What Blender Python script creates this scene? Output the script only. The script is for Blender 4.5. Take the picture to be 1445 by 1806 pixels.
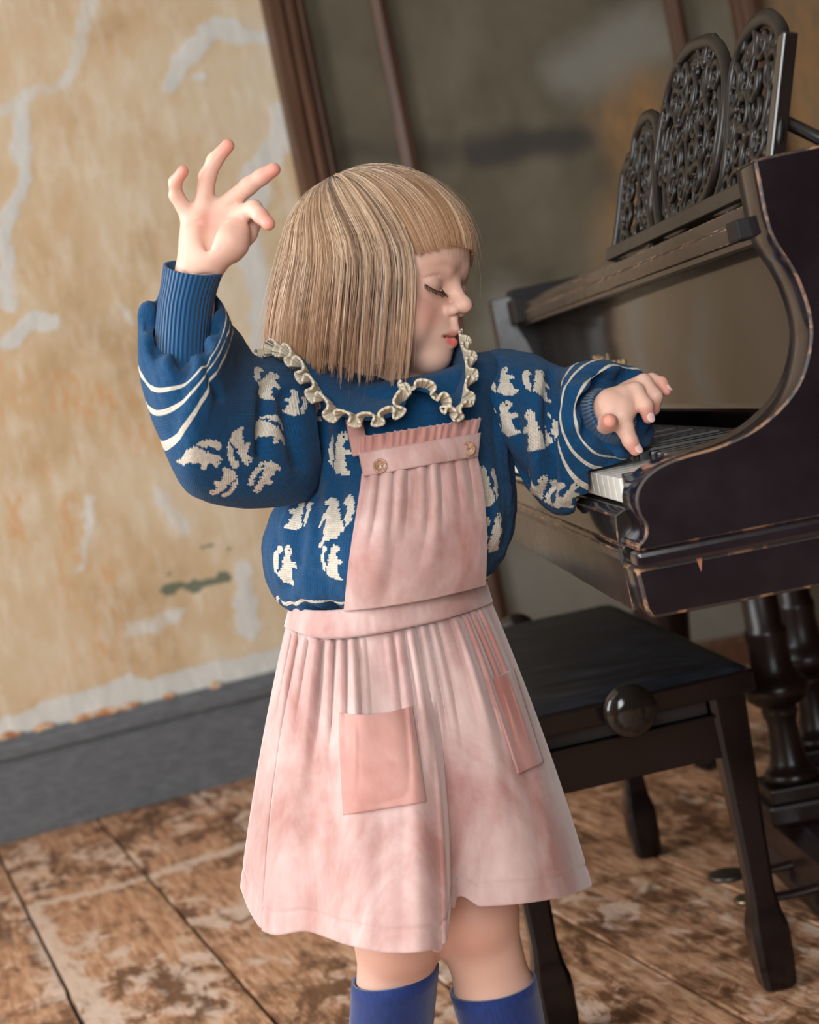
import bpy, bmesh, math, random
import numpy as np
from mathutils import Vector, Matrix, noise as mnoise

for o in list(bpy.data.objects):
    bpy.data.objects.remove(o)
scene = bpy.context.scene
COL = scene.collection
rng = np.random.default_rng(7)
random.seed(7)

# ------------------------------------------------------------------ camera
FPX, PITCH, ROLL = 2880.0, math.radians(4.38), math.radians(11.4)
CAM = np.array([0.0, 0.0, 0.851])
FW = np.array([0, math.cos(PITCH), -math.sin(PITCH)])
_u0 = np.array([0, math.sin(PITCH), math.cos(PITCH)])
_r0 = np.array([1.0, 0, 0])
RT = math.cos(ROLL) * _r0 - math.sin(ROLL) * _u0
UP = math.sin(ROLL) * _r0 + math.cos(ROLL) * _u0
cd = bpy.data.cameras.new('camera')
cam = bpy.data.objects.new('camera', cd)
COL.objects.link(cam)
cd.sensor_fit = 'VERTICAL'
cd.sensor_height = 36.0
cd.sensor_width = 36.0 * 1445 / 1806
cd.lens = 36.0 * FPX / 1806
cd.clip_start = 0.02
cd.dof.use_dof = True
cd.dof.focus_distance = 1.58
cd.dof.aperture_fstop = 5.6
cam.matrix_world = Matrix(((RT[0], UP[0], -FW[0], CAM[0]), (RT[1], UP[1], -FW[1], CAM[1]),
                           (RT[2], UP[2], -FW[2], CAM[2]), (0, 0, 0, 1)))
scene.camera = cam

# ------------------------------------------------------------------ world, window light, exposure
world = bpy.data.worlds.new('world')
scene.world = world
world.use_nodes = True
world.node_tree.nodes['Background'].inputs[0].default_value = (0.80, 0.88, 1.0, 1)
world.node_tree.nodes['Background'].inputs[1].default_value = 0.6


def area_light(name, loc, target, sx, sy, power, color):
    l = bpy.data.lights.new(name, 'AREA')
    l.shape = 'RECTANGLE'
    l.size, l.size_y, l.energy, l.color = sx, sy, power, color
    o = bpy.data.objects.new(name, l)
    COL.objects.link(o)
    o.location = loc
    o.rotation_euler = (Vector(target) - Vector(loc)).to_track_quat('-Z', 'Y').to_euler()
    return o


# daylight through the left window and a lamp in an unseen front window (openings in wall_left and wall_front)
area_light('window_daylight_left', (-2.48, 1.25, 1.62), (0.0, 1.25, 1.35), 1.5, 1.7, 80, (0.93, 0.97, 1.0))
area_light('unseen_window_lamp_front', (-0.55, -1.68, 1.62), (-0.3, 0.8, 1.2), 1.5, 1.7, 84, (0.95, 0.98, 1.0))  # lamp in an unseen window, placed to light the face
scene.cycles.max_bounces = 6
scene.cycles.diffuse_bounces = 3
scene.cycles.glossy_bounces = 3
scene.cycles.transmission_bounces = 2
scene.view_settings.view_transform = 'Standard'
scene.view_settings.look = 'None'
scene.view_settings.gamma = 1.0
scene.view_settings.use_curve_mapping = False
scene.view_settings.exposure = 0.17


# ------------------------------------------------------------------ measuring helpers
def P(x, y, d):
    """point seen at photo pixel (x, y), d metres in front of the lens"""
    return CAM + d * (FW + (x - 722.5) / FPX * RT - (y - 903.0) / FPX * UP)


def PL(x, y, o, n):
    v = P(x, y, 1.0) - CAM
    n = np.asarray(n, float)
    return CAM + v * ((np.asarray(o, float) - CAM) @ n) / (v @ n)


def PX(q):
    v = np.asarray(q, float) - CAM
    d = v @ FW
    return np.stack([722.5 + FPX * (v @ RT) / d, 903 - FPX * (v @ UP) / d, d], -1)


def nrm(v):
    v = np.asarray(v, float)
    return v / np.linalg.norm(v)


# ------------------------------------------------------------------ object helpers
def tag(o, label=None, cat=None, group=None, kind=None):
    if label: o['label'] = label
    if cat: o['category'] = cat
    if group: o['group'] = group
    if kind: o['kind'] = kind
    return o


def empty(name, loc=(0, 0, 0)):
    o = bpy.data.objects.new(name, None)
    COL.objects.link(o)
    o.location = loc
    o.empty_display_size = 0.05
    return o


def link(name, me, mat=None, parent=None, smooth=True):
    if mat is not None and not me.materials:
        me.materials.append(mat)
    if smooth is not None and len(me.polygons):
        me.polygons.foreach_set('use_smooth', [smooth] * len(me.polygons))
    o = bpy.data.objects.new(name, me)
    COL.objects.link(o)
    if parent is not None:
        o.parent = parent
        o.matrix_parent_inverse = Matrix.Translation(-parent.location) if parent.type == 'EMPTY' else Matrix.Identity(4)
    return o


def mesh_np(name, V, Fq):
    """fast mesh from arrays; Fq is (n,3) or (n,4)"""
    V = np.ascontiguousarray(V, np.float32)
    Fq = np.ascontiguousarray(Fq, np.int32)
    me = bpy.data.meshes.new(name)
    n, k = Fq.shape
    me.vertices.add(len(V))
    me.vertices.foreach_set('co', V.ravel())
    me.loops.add(n * k)
    me.loops.foreach_set('vertex_index', Fq.ravel())
    me.polygons.add(n)
    me.polygons.foreach_set('loop_start', np.arange(0, n * k, k, dtype=np.int32))
    me.polygons.foreach_set('loop_total', np.full(n, k, np.int32))
    me.update(calc_edges=True)
    me.validate()
    return me


def mesh_py(name, V, faces):
    me = bpy.data.meshes.new(name)
    me.from_pydata([tuple(map(float, v)) for v in V], [], faces)
    me.update()
    return me


def grid_faces(n, m, close_u=False, flip=False):
    """rows n, columns m; columns wrap when close_u"""
    i = np.arange(n - 1)[:, None]
    j = np.arange(m if close_u else m - 1)[None, :]
    j2 = (j + 1) % m
    a, b, c, d = i * m + j, i * m + j2, (i + 1) * m + j2, (i + 1) * m + j
    f = np.stack(np.broadcast_arrays(a, b, c, d), -1).reshape(-1, 4)
    return f[:, ::-1] if flip else f


def grid_mesh(name, G, close_u=False, flip=False, uv=None):
    n, m, _ = G.shape
    me = mesh_np(name, G.reshape(-1, 3), grid_faces(n, m, close_u, flip))
    if uv is not None:
        set_uv(me, uv.reshape(-1, 2))
    return me


def set_uv(me, uvv):
    l = me.uv_layers.new(name='UVMap')
    idx = np.empty(len(me.loops), np.int32)
    me.loops.foreach_get('vertex_index', idx)
    l.data.foreach_set('uv', np.ascontiguousarray(uvv[idx], np.float32).ravel())


def set_vcol(me, name, rgb):
    """per-vertex colour attribute"""
    a = me.color_attributes.new(name, 'FLOAT_COLOR', 'POINT')
    c = np.ones((len(me.vertices), 4), np.float32)
    c[:, :3] = rgb
    a.data.foreach_set('color', c.ravel())


def set_fcol(me, name, rgb):
    """per-face colour attribute (stored on corners)"""
    a = me.color_attributes.new(name, 'FLOAT_COLOR', 'CORNER')
    tot = np.empty(len(me.polygons), np.int32)
    me.polygons.foreach_get('loop_total', tot)
    c = np.ones((len(me.loops), 4), np.float32)
    c[:, :3] = np.repeat(rgb, tot, axis=0)
    a.data.foreach_set('color', c.ravel())


def bm_to(name, bm, mat, parent=None, smooth=False):
    me = bpy.data.meshes.new(name)
    bmesh.ops.recalc_face_normals(bm, faces=bm.faces)
    bm.to_mesh(me)
    bm.free()
    return link(name, me, mat, parent, smooth)


def frame_box(bm, o, ax, ay, az, lo, hi, bev=0.0):
    """box lo..hi in the frame (o; ax, ay, az)"""
    o, ax, ay, az = map(lambda q: np.asarray(q, float), (o, ax, ay, az))
    vs = []
    for k in (lo[2], hi[2]):
        for j in (lo[1], hi[1]):
            for i in (lo[0], hi[0]):
                vs.append(bm.verts.new(o + ax * i + ay * j + az * k))
    fs = [bm.faces.new([vs[q] for q in f]) for f in
          ((0, 2, 3, 1), (4, 5, 7, 6), (0, 1, 5, 4), (2, 6, 7, 3), (0, 4, 6, 2), (1, 3, 7, 5))]
    if bev > 0:
        ed = list({e for f in fs for e in f.edges})
        bmesh.ops.bevel(bm, geom=ed, offset=bev, segments=2, affect='EDGES', profile=0.6)
    return bm


def extrude_profile(name, pts2, o, ax, az, along, length, mat, parent=None, smooth=False, bev=0.0, start=0.0):
    """closed outline pts2 in (ax, az) swept along `along`"""
    bm = bmesh.new()
    A = [bm.verts.new(o + ax * p[0] + az * p[1] + along * start) for p in pts2]
    B = [bm.verts.new(o + ax * p[0] + az * p[1] + along * (start + length)) for p in pts2]
    n = len(pts2)
    bm.faces.new(A)
    bm.faces.new(B[::-1])
    for i in range(n):
        bm.faces.new((A[i], B[i], B[(i + 1) % n], A[(i + 1) % n]))
    bmesh.ops.recalc_face_normals(bm, faces=bm.faces)
    if bev > 0:
        ed = [e for e in bm.edges if e.calc_face_angle(0) > 0.7]
        bmesh.ops.bevel(bm, geom=ed, offset=bev, segments=2, affect='EDGES', profile=0.6)
    return bm_to(name, bm, mat, parent, smooth)


def lathe_rings(prof, o, ax, ay, az, m=24, square=0.0):
    """rings of a turned piece: prof is [(radius, height)]"""
    th = np.linspace(0, 2 * np.pi, m, endpoint=False)
    c, s = np.cos(th), np.sin(th)
    G = []
    for r, h in prof:
        G.append(o + az * h + r * (c[:, None] * ax + s[:, None] * ay))
    return np.array(G)


def capped(name, G, mat, parent=None, smooth=True):
    """closed tube of rings with fan caps"""
    n, m, _ = G.shape
    V = np.vstack([G.reshape(-1, 3), G[0].mean(0), G[-1].mean(0)])
    fs = [tuple(q) for q in grid_faces(n, m, True)]
    a, b = n * m, n * m + 1
    for j in range(m):
        k = (j + 1) % m
        fs.append((a, k, j))
        fs.append((b, (n - 1) * m + j, (n - 1) * m + k))
    me = mesh_py(name, V, fs)
    bm = bmesh.new()
    bm.from_mesh(me)
    bmesh.ops.recalc_face_normals(bm, faces=bm.faces)
    bm.to_mesh(me)
    bm.free()
    return link(name, me, mat, parent, smooth)


def cat_spline(pts, n):
    """Catmull-Rom through rows of pts, n samples, chord-length parametrised"""
    pts = np.asarray(pts, float)
    seg = np.linalg.norm(np.diff(pts[:, :min(3, pts.shape[1])], axis=0), axis=1) ** 0.5 + 1e-9
    t = np.concatenate([[0], np.cumsum(seg)])
    t /= t[-1]
    return spline_t(t, pts, np.linspace(0, 1, n))


def spline_t(t, y, x):
    """monotone-ish cubic Hermite interpolation of rows y at knots t"""
    t = np.asarray(t, float)
    y = np.asarray(y, float)
    x = np.asarray(x, float)
    one = y.ndim == 1
    if one: y = y[:, None]
    d = np.diff(y, axis=0) / np.diff(t)[:, None]
    m = np.vstack([d[:1], (d[:-1] * np.diff(t)[1:, None] + d[1:] * np.diff(t)[:-1, None]) / (t[2:] - t[:-2])[:, None], d[-1:]]) if len(t) > 2 else np.vstack([d, d])
    i = np.clip(np.searchsorted(t, x, 'right') - 1, 0, len(t) - 2)
    h = (t[i + 1] - t[i])[:, None]
    s = ((x - t[i])[:, None]) / h
    r = (2 * s**3 - 3 * s**2 + 1) * y[i] + (s**3 - 2 * s**2 + s) * h * m[i] + (-2 * s**3 + 3 * s**2) * y[i + 1] + (s**3 - s**2) * h * m[i + 1]
    return r[:, 0] if one else r


def tube_along(pts, rad, m=8, flat=1.0, nref=None):
    """rings of a tube along pts (k,3) with radii rad; flat squeezes along nref"""
    pts = np.asarray(pts, float)
    k = len(pts)
    rad = np.broadcast_to(rad, (k,))
    T = np.gradient(pts, axis=0)
    T /= np.linalg.norm(T, axis=1)[:, None] + 1e-12
    nref = np.array([0.3, 0.2, 0.9]) if nref is None else np.asarray(nref, float)
    A = np.cross(T, nref)
    A /= np.linalg.norm(A, axis=1)[:, None] + 1e-12
    B = np.cross(A, T)
    th = np.linspace(0, 2 * np.pi, m, endpoint=False)
    return pts[:, None] + rad[:, None, None] * (np.cos(th)[None, :, None] * A[:, None] + flat * np.sin(th)[None, :, None] * B[:, None])


class Soup:
    """collects grids/tubes into one mesh"""
    def __init__(self):
        self.V, self.F, self.n = [], [], 0

    def grid(self, G, close_u=False, cap=False):
        n, m, _ = G.shape
        self.V.append(G.reshape(-1, 3))
        self.F.append(grid_faces(n, m, close_u) + self.n)
        self.n += n * m
        if cap:
            for row, fl in ((0, True), (n - 1, False)):
                base = self.n - n * m + row * m if row == 0 else self.n - m
                # quads pairing the two halves of the ring close the end
                idx = np.arange(m) + base
                h = m // 2
                q = [(idx[i], idx[i + 1], idx[(m - 2 - i)], idx[(m - 1 - i)]) for i in range(h - 1)]
                q = np.array(q)
                self.F.append(q[:, ::-1] if fl else q)

    def tube(self, pts, rad, m=8, flat=1.0, nref=None):
        self.grid(tube_along(pts, rad, m, flat, nref), True, True)

    def build(self, name, mat, parent=None, smooth=True):
        me = mesh_np(name, np.vstack(self.V), np.vstack(self.F))
        return link(name, me, mat, parent, smooth)


def fbm(x, y, z=0.0, oct=4, seed=0.0):
    """cheap vectorised value noise"""
    x = np.asarray(x, float); y = np.asarray(y, float); z = np.asarray(z, float) + np.zeros_like(x)
    out = np.zeros_like(x); amp = 0.5
    for o in range(oct):
        xi, yi, zi = np.floor(x), np.floor(y), np.floor(z)
        fx, fy, fz = x - xi, y - yi, z - zi
        fx, fy, fz = [q * q * (3 - 2 * q) for q in (fx, fy, fz)]
        def hsh(a, b, c):
            q = np.sin(a * 127.1 + b * 311.7 + c * 74.7 + seed * 13.7 + o * 5.3) * 43758.5453
            return q - np.floor(q)
        v = 0
        for i in (0, 1):
            for j in (0, 1):
                for k in (0, 1):
                    v = v + hsh(xi + i, yi + j, zi + k) * (fx if i else 1 - fx) * (fy if j else 1 - fy) * (fz if k else 1 - fz)
        out += amp * v
        amp *= 0.5; x = x * 2.03; y = y * 2.03; z = z * 2.03
    return out


def sstep(a, b, x):
    t = np.clip((np.asarray(x, float) - a) / (b - a), 0, 1)
    return t * t * (3 - 2 * t)


# ------------------------------------------------------------------ material helpers
def srgb(r, g, b):
    def f(c):
        c /= 255.0
        return c / 12.92 if c <= 0.04045 else ((c + 0.055) / 1.055) ** 2.4
    return (f(r), f(g), f(b), 1.0)


class Mat:
    def __init__(self, name, base=(0.5, 0.5, 0.5, 1), rough=0.6, **kw):
        self.m = bpy.data.materials.new(name)
        self.m.use_nodes = True
        self.nt = self.m.node_tree
        self.b = self.nt.nodes['Principled BSDF']
        self.set('Base Color', base)
        self.set('Roughness', rough)
        for k, v in kw.items():
            self.set(k.replace('_', ' '), v)

    def set(self, k, v):
        if isinstance(v, bpy.types.NodeSocket):
            self.nt.links.new(v, self.b.inputs[k])
        else:
            self.b.inputs[k].default_value = v
        return self

    def node(self, t, **kw):
        n = self.nt.nodes.new(t)
        for k, v in kw.items():
            if k.startswith('i_'):
                key = k[2:].replace('_', ' ')
                s = n.inputs[int(key)] if key.isdigit() else n.inputs[key]
                if isinstance(v, bpy.types.NodeSocket):
                    self.nt.links.new(v, s)
                else:
                    s.default_value = v
            else:
                setattr(n, k, v)
        return n

    def coord(self, kind='Object', scale=(1, 1, 1), rot=(0, 0, 0)):
        t = self.node('ShaderNodeTexCoord')
        mp = self.node('ShaderNodeMapping')
        mp.inputs['Scale'].default_value = scale
        mp.inputs['Rotation'].default_value = rot
        self.nt.links.new(t.outputs[kind], mp.inputs['Vector'])
        return mp.outputs[0]

    def noise(self, vec, scale, detail=4, rough=0.55, dist=0.0):
        n = self.node('ShaderNodeTexNoise', i_Vector=vec, i_Scale=scale, i_Detail=detail, i_Roughness=rough, i_Distortion=dist)
        return n.outputs['Fac']

    def ramp(self, fac, stops, interp='LINEAR'):
        n = self.node('ShaderNodeValToRGB', i_Fac=fac)
        n.color_ramp.interpolation = interp
        el = n.color_ramp.elements
        while len(el) < len(stops): el.new(0.5)
        for e, (p, c) in zip(el, stops):
            e.position = p
            e.color = c if len(c) == 4 else (*c, 1)
        return n.outputs[0]

    def mix(self, fac, a, b, mode='MIX'):
        n = self.node('ShaderNodeMix', data_type='RGBA', blend_type=mode)
        for s, v in ((n.inputs[0], fac), (n.inputs[6], a), (n.inputs[7], b)):
            if isinstance(v, bpy.types.NodeSocket): self.nt.links.new(v, s)
            else: s.default_value = v
        return n.outputs[2]

    def math(self, op, a, b=0.0):
        n = self.node('ShaderNodeMath', operation=op)
        for s, v in ((n.inputs[0], a), (n.inputs[1], b)):
            if isinstance(v, bpy.types.NodeSocket): self.nt.links.new(v, s)
            else: s.default_value = v
        return n.outputs[0]

    def attr(self, name):
        return self.node('ShaderNodeAttribute', attribute_name=name).outputs['Color']

    def sep(self, c):
        return self.node('ShaderNodeSeparateColor', i_Color=c).outputs

    def bump(self, h, strength=0.3, dist=0.002):
        n = self.node('ShaderNodeBump', i_Height=h, i_Strength=strength, i_Distance=dist)
        self.set('Normal', n.outputs[0])
        return self


def bw(v):
    return (v, v, v, 1)
# ================================================================== THE ROOM
def poly_dist(X, Y, pts):
    """distance from grid points to a polyline"""
    d = np.full(X.shape, 1e9)
    for (x0, y0), (x1, y1) in zip(pts[:-1], pts[1:]):
        ex, ey = x1 - x0, y1 - y0
        t = np.clip(((X - x0) * ex + (Y - y0) * ey) / (ex * ex + ey * ey + 1e-12), 0, 1)
        d = np.minimum(d, np.hypot(X - x0 - t * ex, Y - y0 - t * ey))
    return d


UPZ = np.array([0, 0, 1.0])
W0 = np.array([-1.077, 3.709, 0.0])                    # foot of the skirting at the left edge of the photo
wang = math.radians(16.4)
WA = np.array([math.cos(wang), math.sin(wang), 0])     # along the plaster wall
WN = np.array([math.sin(wang), -math.cos(wang), 0])    # out of it, into the room
BB_T = 0.030
WALL_O = W0 - WN * BB_T
S_POST = float((PL(478, 60, WALL_O, WN) - WALL_O) @ WA)


def wall_sz(px):
    q = [PL(x, y, WALL_O, WN) for x, y in px]
    return [((k - WALL_O) @ WA, k[2]) for k in q]


def plaster_material():
    m = Mat('old_plaster', rough=0.85)
    v = m.coord('Object')
    w = m.sep(m.attr('wear'))
    n1 = m.noise(v, 3.2, 6, 0.6, 0.3)
    n2 = m.noise(m.coord('Object', (9, 9, 3.0)), 3.0, 5, 0.65)
    n3 = m.noise(v, 55, 3, 0.6)
    n4 = m.noise(m.coord('Object', (30, 30, 7)), 3, 4, 0.7)
    base = m.ramp(n1, [(0.30, srgb(176, 147, 110)), (0.45, srgb(200, 173, 137)), (0.58, srgb(208, 187, 156)), (0.74, srgb(206, 194, 173))])
    base = m.mix(m.math('MULTIPLY', m.ramp(n2, [(0.48, bw(0)), (0.66, bw(1))]), 0.5), base, srgb(224, 212, 194))
    orange = m.math('MULTIPLY', w[1], m.ramp(n4, [(0.42, bw(0)), (0.62, bw(1))]))
    base = m.mix(m.math('MULTIPLY', orange, 0.75), base, srgb(204, 146, 88))
    base = m.mix(m.math('MULTIPLY', m.ramp(n3, [(0.62, bw(0)), (0.75, bw(1))]), 0.25), base, srgb(150, 118, 84))
    white = m.math('ADD', w[0], m.math('MULTIPLY', m.math('SUBTRACT', n2, 0.5), 0.75))
    base = m.mix(m.ramp(white, [(0.36, bw(0)), (0.70, bw(0.85))]), base, m.ramp(n2, [(0.3, srgb(190, 192, 190)), (0.6, srgb(214, 213, 208)), (0.75, srgb(226, 224, 218))]))
    base = m.mix(m.ramp(m.math('MULTIPLY', w[2], m.math('ADD', n2, 0.45)), [(0.38, bw(0)), (0.5, bw(0.85))]), base, srgb(78, 96, 78))
    m.set('Base Color', base)
    h = m.math('ADD', m.math('MULTIPLY', n2, 0.6), m.math('ADD', m.math('MULTIPLY', n3, 0.25), m.math('MULTIPLY', w[0], 0.5)))
    m.bump(h, 0.5, 0.006)
    return m.m


def plain_plaster(name, c):
    m = Mat(name, rough=0.9)
    n = m.noise(m.coord(), 2.5, 5, 0.6)
    m.set('Base Color', m.ramp(n, [(0.3, c), (0.7, tuple(min(1, k * 1.25) for k in c[:3]) + (1,))]))
    m.bump(m.noise(m.coord(), 30, 3), 0.2, 0.003)
    return m.m


def make_wall_back():
    s = np.arange(-1.6, S_POST + 0.03, 0.009)
    z = np.arange(0.0, 2.75, 0.009)
    S, Z = np.meshgrid(s, z)
    wx = S + 0.05 * (fbm(S * 14, Z * 14, seed=1) - 0.47) + 0.022 * (fbm(S * 60, Z * 60, seed=2) - 0.47)
    wz = Z + 0.05 * (fbm(S * 14, Z * 14, seed=3) - 0.47) + 0.022 * (fbm(S * 60, Z * 60, seed=4) - 0.47)
    white = np.zeros_like(S)
    strokes = [([(158, -60), (152, 40), (143, 95), (110, 148), (60, 165), (20, 195), (-20, 200)], 16),
               ([(34, 200), (42, 280), (36, 345), (14, 385), (10, 450), (8, 545)], 14),
               ([(303, 150), (320, 115), (350, 75), (385, 45), (430, 58), (470, 72)], 17),
               ([(350, 140), (365, 138)], 8),
               ([(505, 195), (492, 240), (470, 280)], 22),
               ([(455, 300), (440, 400), (455, 520), (465, 620)], 22),
               ([(20, 600), (60, 560), (90, 570)], 14), ([(215, 540), (235, 570)], 10),
               ([(285, 880), (330, 930)], 20), ([(240, 1110), (320, 1085)], 16), ([(430, 1000), (440, 1120)], 14),
               ([(160, 880), (140, 1000)], 10)]
    for px, w in strokes:
        d = poly_dist(wx, wz, wall_sz(px))
        ww = w / 740.0
        white = np.maximum(white, (0.62 if w in (20, 10, 16) else 1.0) * (1.0 - sstep(ww * 0.35, ww * 1.7, d)))
    # broken edge of the plaster above the skirting
    edge = wall_sz([(-300, 1345), (0, 1270), (90, 1235), (180, 1205), (230, 1186), (262, 1200), (330, 1180), (420, 1158), (520, 1138), (760, 1090)])
    e = np.array(edge)
    low = np.interp(S[0], e[:, 0], e[:, 1])[None, :] + 0.018 * (fbm(S * 40, Z * 0, seed=6) - 0.47)
    strip = 1.0 - sstep(-0.008, 0.006, Z - low)
    white = np.maximum(white, strip)
    # orange-brown distemper in the lower third and a few higher flecks
    zz = np.interp(Z, [0.2, 0.5, 0.95, 1.25, 2.0], [0.25, 0.55, 0.8, 0.25, 0.28])
    orange = zz * sstep(0.46, 0.60, fbm(S * 7, Z * 3.5, seed=8)) * (1 - strip)
    for px, w in (([(105, 690), (185, 720)], 40), ([(120, 880), (125, 960)], 22), ([(25, 880), (35, 960)], 18), ([(185, 1000), (195, 1010)], 16), ([(180, 1140), (190, 1150)], 14)):
        d = poly_dist(wx, wz, wall_sz(px)) / (w / 740.0)
        orange = np.maximum(orange, 1 - sstep(0.4, 1.3, d))
    green = 1 - sstep(0.4, 1.2, poly_dist(wx, wz, wall_sz([(300, 1040), (350, 1030), (405, 1022)])) / (9 / 740))
    for q in ((405, 966), (365, 958), (300, 1012), (255, 1015)):
        green = np.maximum(green, 1 - sstep(0.3, 1.2, poly_dist(wx, wz, wall_sz([q, (q[0] + 4, q[1])])) / (5 / 740)))
    relief = 0.004 * (fbm(S * 4, Z * 4, seed=9) - 0.47) - 0.0035 * strip
    G = WALL_O + S[..., None] * WA + Z[..., None] * UPZ + relief[..., None] * WN
    me = grid_mesh('wall_back', G)
    set_vcol(me, 'wear', np.stack([white, orange, green], -1).reshape(-1, 3))
    o = link('wall_back', me, plaster_material())
    tag(o, 'bare old plaster wall, tan and ochre with pale grey patches', kind='structure')
    return o


make_wall_back()

# ---- skirting board
PAINT_GREY = Mat('skirting_paint', rough=0.5)
_n = PAINT_GREY.noise(PAINT_GREY.coord('Object', (8, 8, 20)), 4, 5, 0.6)
PAINT_GREY.set('Base Color', PAINT_GREY.ramp(_n, [(0.25, srgb(78, 80, 84)), (0.6, srgb(97, 99, 102)), (0.8, srgb(116, 118, 119))]))
PAINT_GREY.bump(PAINT_GREY.noise(PAINT_GREY.coord(), 30, 4), 0.12, 0.003)
bb_h = float(PL(240, 1247, W0, WN)[2])
prof = [(0, 0), (BB_T, 0), (BB_T, bb_h - 0.062), (BB_T - 0.006, bb_h - 0.058), (BB_T - 0.006, bb_h - 0.052), (BB_T + 0.004, bb_h - 0.046),
        (BB_T + 0.004, bb_h - 0.030), (BB_T - 0.004, bb_h - 0.024), (BB_T - 0.010, bb_h - 0.012), (BB_T - 0.016, bb_h - 0.008), (BB_T - 0.018, bb_h), (0, bb_h)]
bbo = extrude_profile('baseboard_back', prof, WALL_O + WN * 0.001, WN, UPZ, WA, S_POST + 1.58, PAINT_GREY.m, start=-1.58, bev=0.0012)
tag(bbo, 'tall grey painted skirting board below the plaster wall', kind='structure')
# crumbs of broken lath and plaster lodged on the skirting top
CRUMB = Mat('broken_plaster', rough=0.9)
_n = CRUMB.noise(CRUMB.coord(), 40, 3)
CRUMB.set('Base Color', CRUMB.ramp(_n, [(0.35, srgb(170, 110, 72)), (0.5, srgb(205, 160, 120)), (0.62, srgb(196, 192, 184))]))
for px, w in ((14, .06), (78, .045), (150, .06), (188, .065), (226, .05), (298, .03), (380, .03)):
    c = wall_sz([(px, 1297 - px * 0.225)])[0]
    bm = bmesh.new()
    bmesh.ops.create_icosphere(bm, subdivisions=2, radius=1.0)
    rr = random.Random(px)
    for v in bm.verts:
        k = 1 + 0.35 * mnoise.noise(v.co * 2.3 + Vector((px, 0, 0)))
        q = v.co * k
        v.co = Vector(WALL_O + WA * (c[0] + q.x * w * 0.62) + WN * (0.008 + q.y * 0.011) + UPZ * (bb_h + 0.002 + q.z * (0.006 + rr.random() * 0.006)))
    bm_to('plaster_crumb', bm, CRUMB.m, bbo)

# ---- dark wooden posts and the darker wall behind the piano
WOOD_POST = Mat('stained_trim', rough=0.42)
_v = WOOD_POST.coord('Object', (30, 30, 1.2))
_n = WOOD_POST.noise(_v, 3, 5, 0.6)
WOOD_POST.set('Base Color', WOOD_POST.ramp(_n, [(0.3, srgb(62, 38, 26)), (0.55, srgb(92, 62, 44)), (0.75, srgb(116, 84, 62))]))
WOOD_POST.bump(_n, 0.15, 0.002)
REC_O = WALL_O + WA * (S_POST + 0.05) - WN * 0.02
R_END = np.array([0.90, 4.05, 0])
RA = nrm(np.array([R_END[0] - REC_O[0], R_END[1] - REC_O[1], 0]))
RN = np.array([RA[1], -RA[0], 0])


def rec_s(px, py):
    return float((PL(px, py, REC_O, RN) - REC_O) @ RA)


def rec_sz(pts):
    q = [PL(x, y, REC_O, RN) for x, y in pts]
    return [((k - REC_O) @ RA, k[2]) for k in q]


def make_recess():
    m = Mat('dim_plaster', rough=0.9)
    v = m.coord()
    w = m.sep(m.attr('wear'))
    n1 = m.noise(v, 2.4, 5, 0.6, 0.4)
    n2 = m.noise(m.coord('Object', (8, 8, 3)), 3, 5, 0.6)
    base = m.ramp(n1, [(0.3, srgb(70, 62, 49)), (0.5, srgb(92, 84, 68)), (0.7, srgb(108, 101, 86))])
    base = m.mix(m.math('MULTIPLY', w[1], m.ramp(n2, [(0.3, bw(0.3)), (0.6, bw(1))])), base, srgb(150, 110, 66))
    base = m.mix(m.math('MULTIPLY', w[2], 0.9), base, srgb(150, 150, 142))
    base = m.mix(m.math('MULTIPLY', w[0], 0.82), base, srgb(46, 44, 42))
    m.set('Base Color', base)
    m.bump(m.math('ADD', n2, m.noise(v, 40, 3)), 0.25, 0.004)
    s = np.arange(-0.06, 2.4, 0.014)
    z = np.arange(0.0, 2.75, 0.014)
    S, Z = np.meshgrid(s, z)
    sx = S + 0.06 * (fbm(S * 9, Z * 9, seed=11) - 0.47)
    sz = Z + 0.06 * (fbm(S * 9, Z * 9, seed=12) - 0.47)
    dark = 1 - sstep(0.2, 1.25, poly_dist(sx, sz, rec_sz([(830, 268), (930, 255), (1015, 252)])) / (34 / 720))  # soft dark streak across the wall colour
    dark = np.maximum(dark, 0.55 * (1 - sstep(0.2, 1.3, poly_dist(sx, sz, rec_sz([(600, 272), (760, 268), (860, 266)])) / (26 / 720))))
    orange = np.zeros_like(S)
    for px, wd in (([(1120, 200), (1180, 330), (1120, 420)], 70), ([(1420, 60), (1420, 260)], 90), ([(1190, 560), (1300, 500)], 60)):
        orange = np.maximum(orange, 0.8 * (1 - sstep(0.3, 1.6, poly_dist(sx, sz, rec_sz(px)) / (wd / 720))))
    pale = np.zeros_like(S)
    for px, wd in (([(1020, 120), (1130, 60)], 60), ([(870, 1010), (1300, 1110)], 90), ([(900, 560), (1000, 600)], 60)):
        pale = np.maximum(pale, 0.45 * (1 - sstep(0.2, 1.5, poly_dist(sx, sz, rec_sz(px)) / (wd / 720))))
    G = REC_O + S[..., None] * RA + Z[..., None] * UPZ
    me = grid_mesh('wall_right', G)
    set_vcol(me, 'wear', np.stack([dark, orange, pale], -1).reshape(-1, 3))  # colour masks: soft dark streaks, orange and pale marks
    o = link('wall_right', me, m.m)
    tag(o, 'dim grey-brown plaster wall behind the piano, with a soft dark streak', kind='structure')


make_recess()


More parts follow.
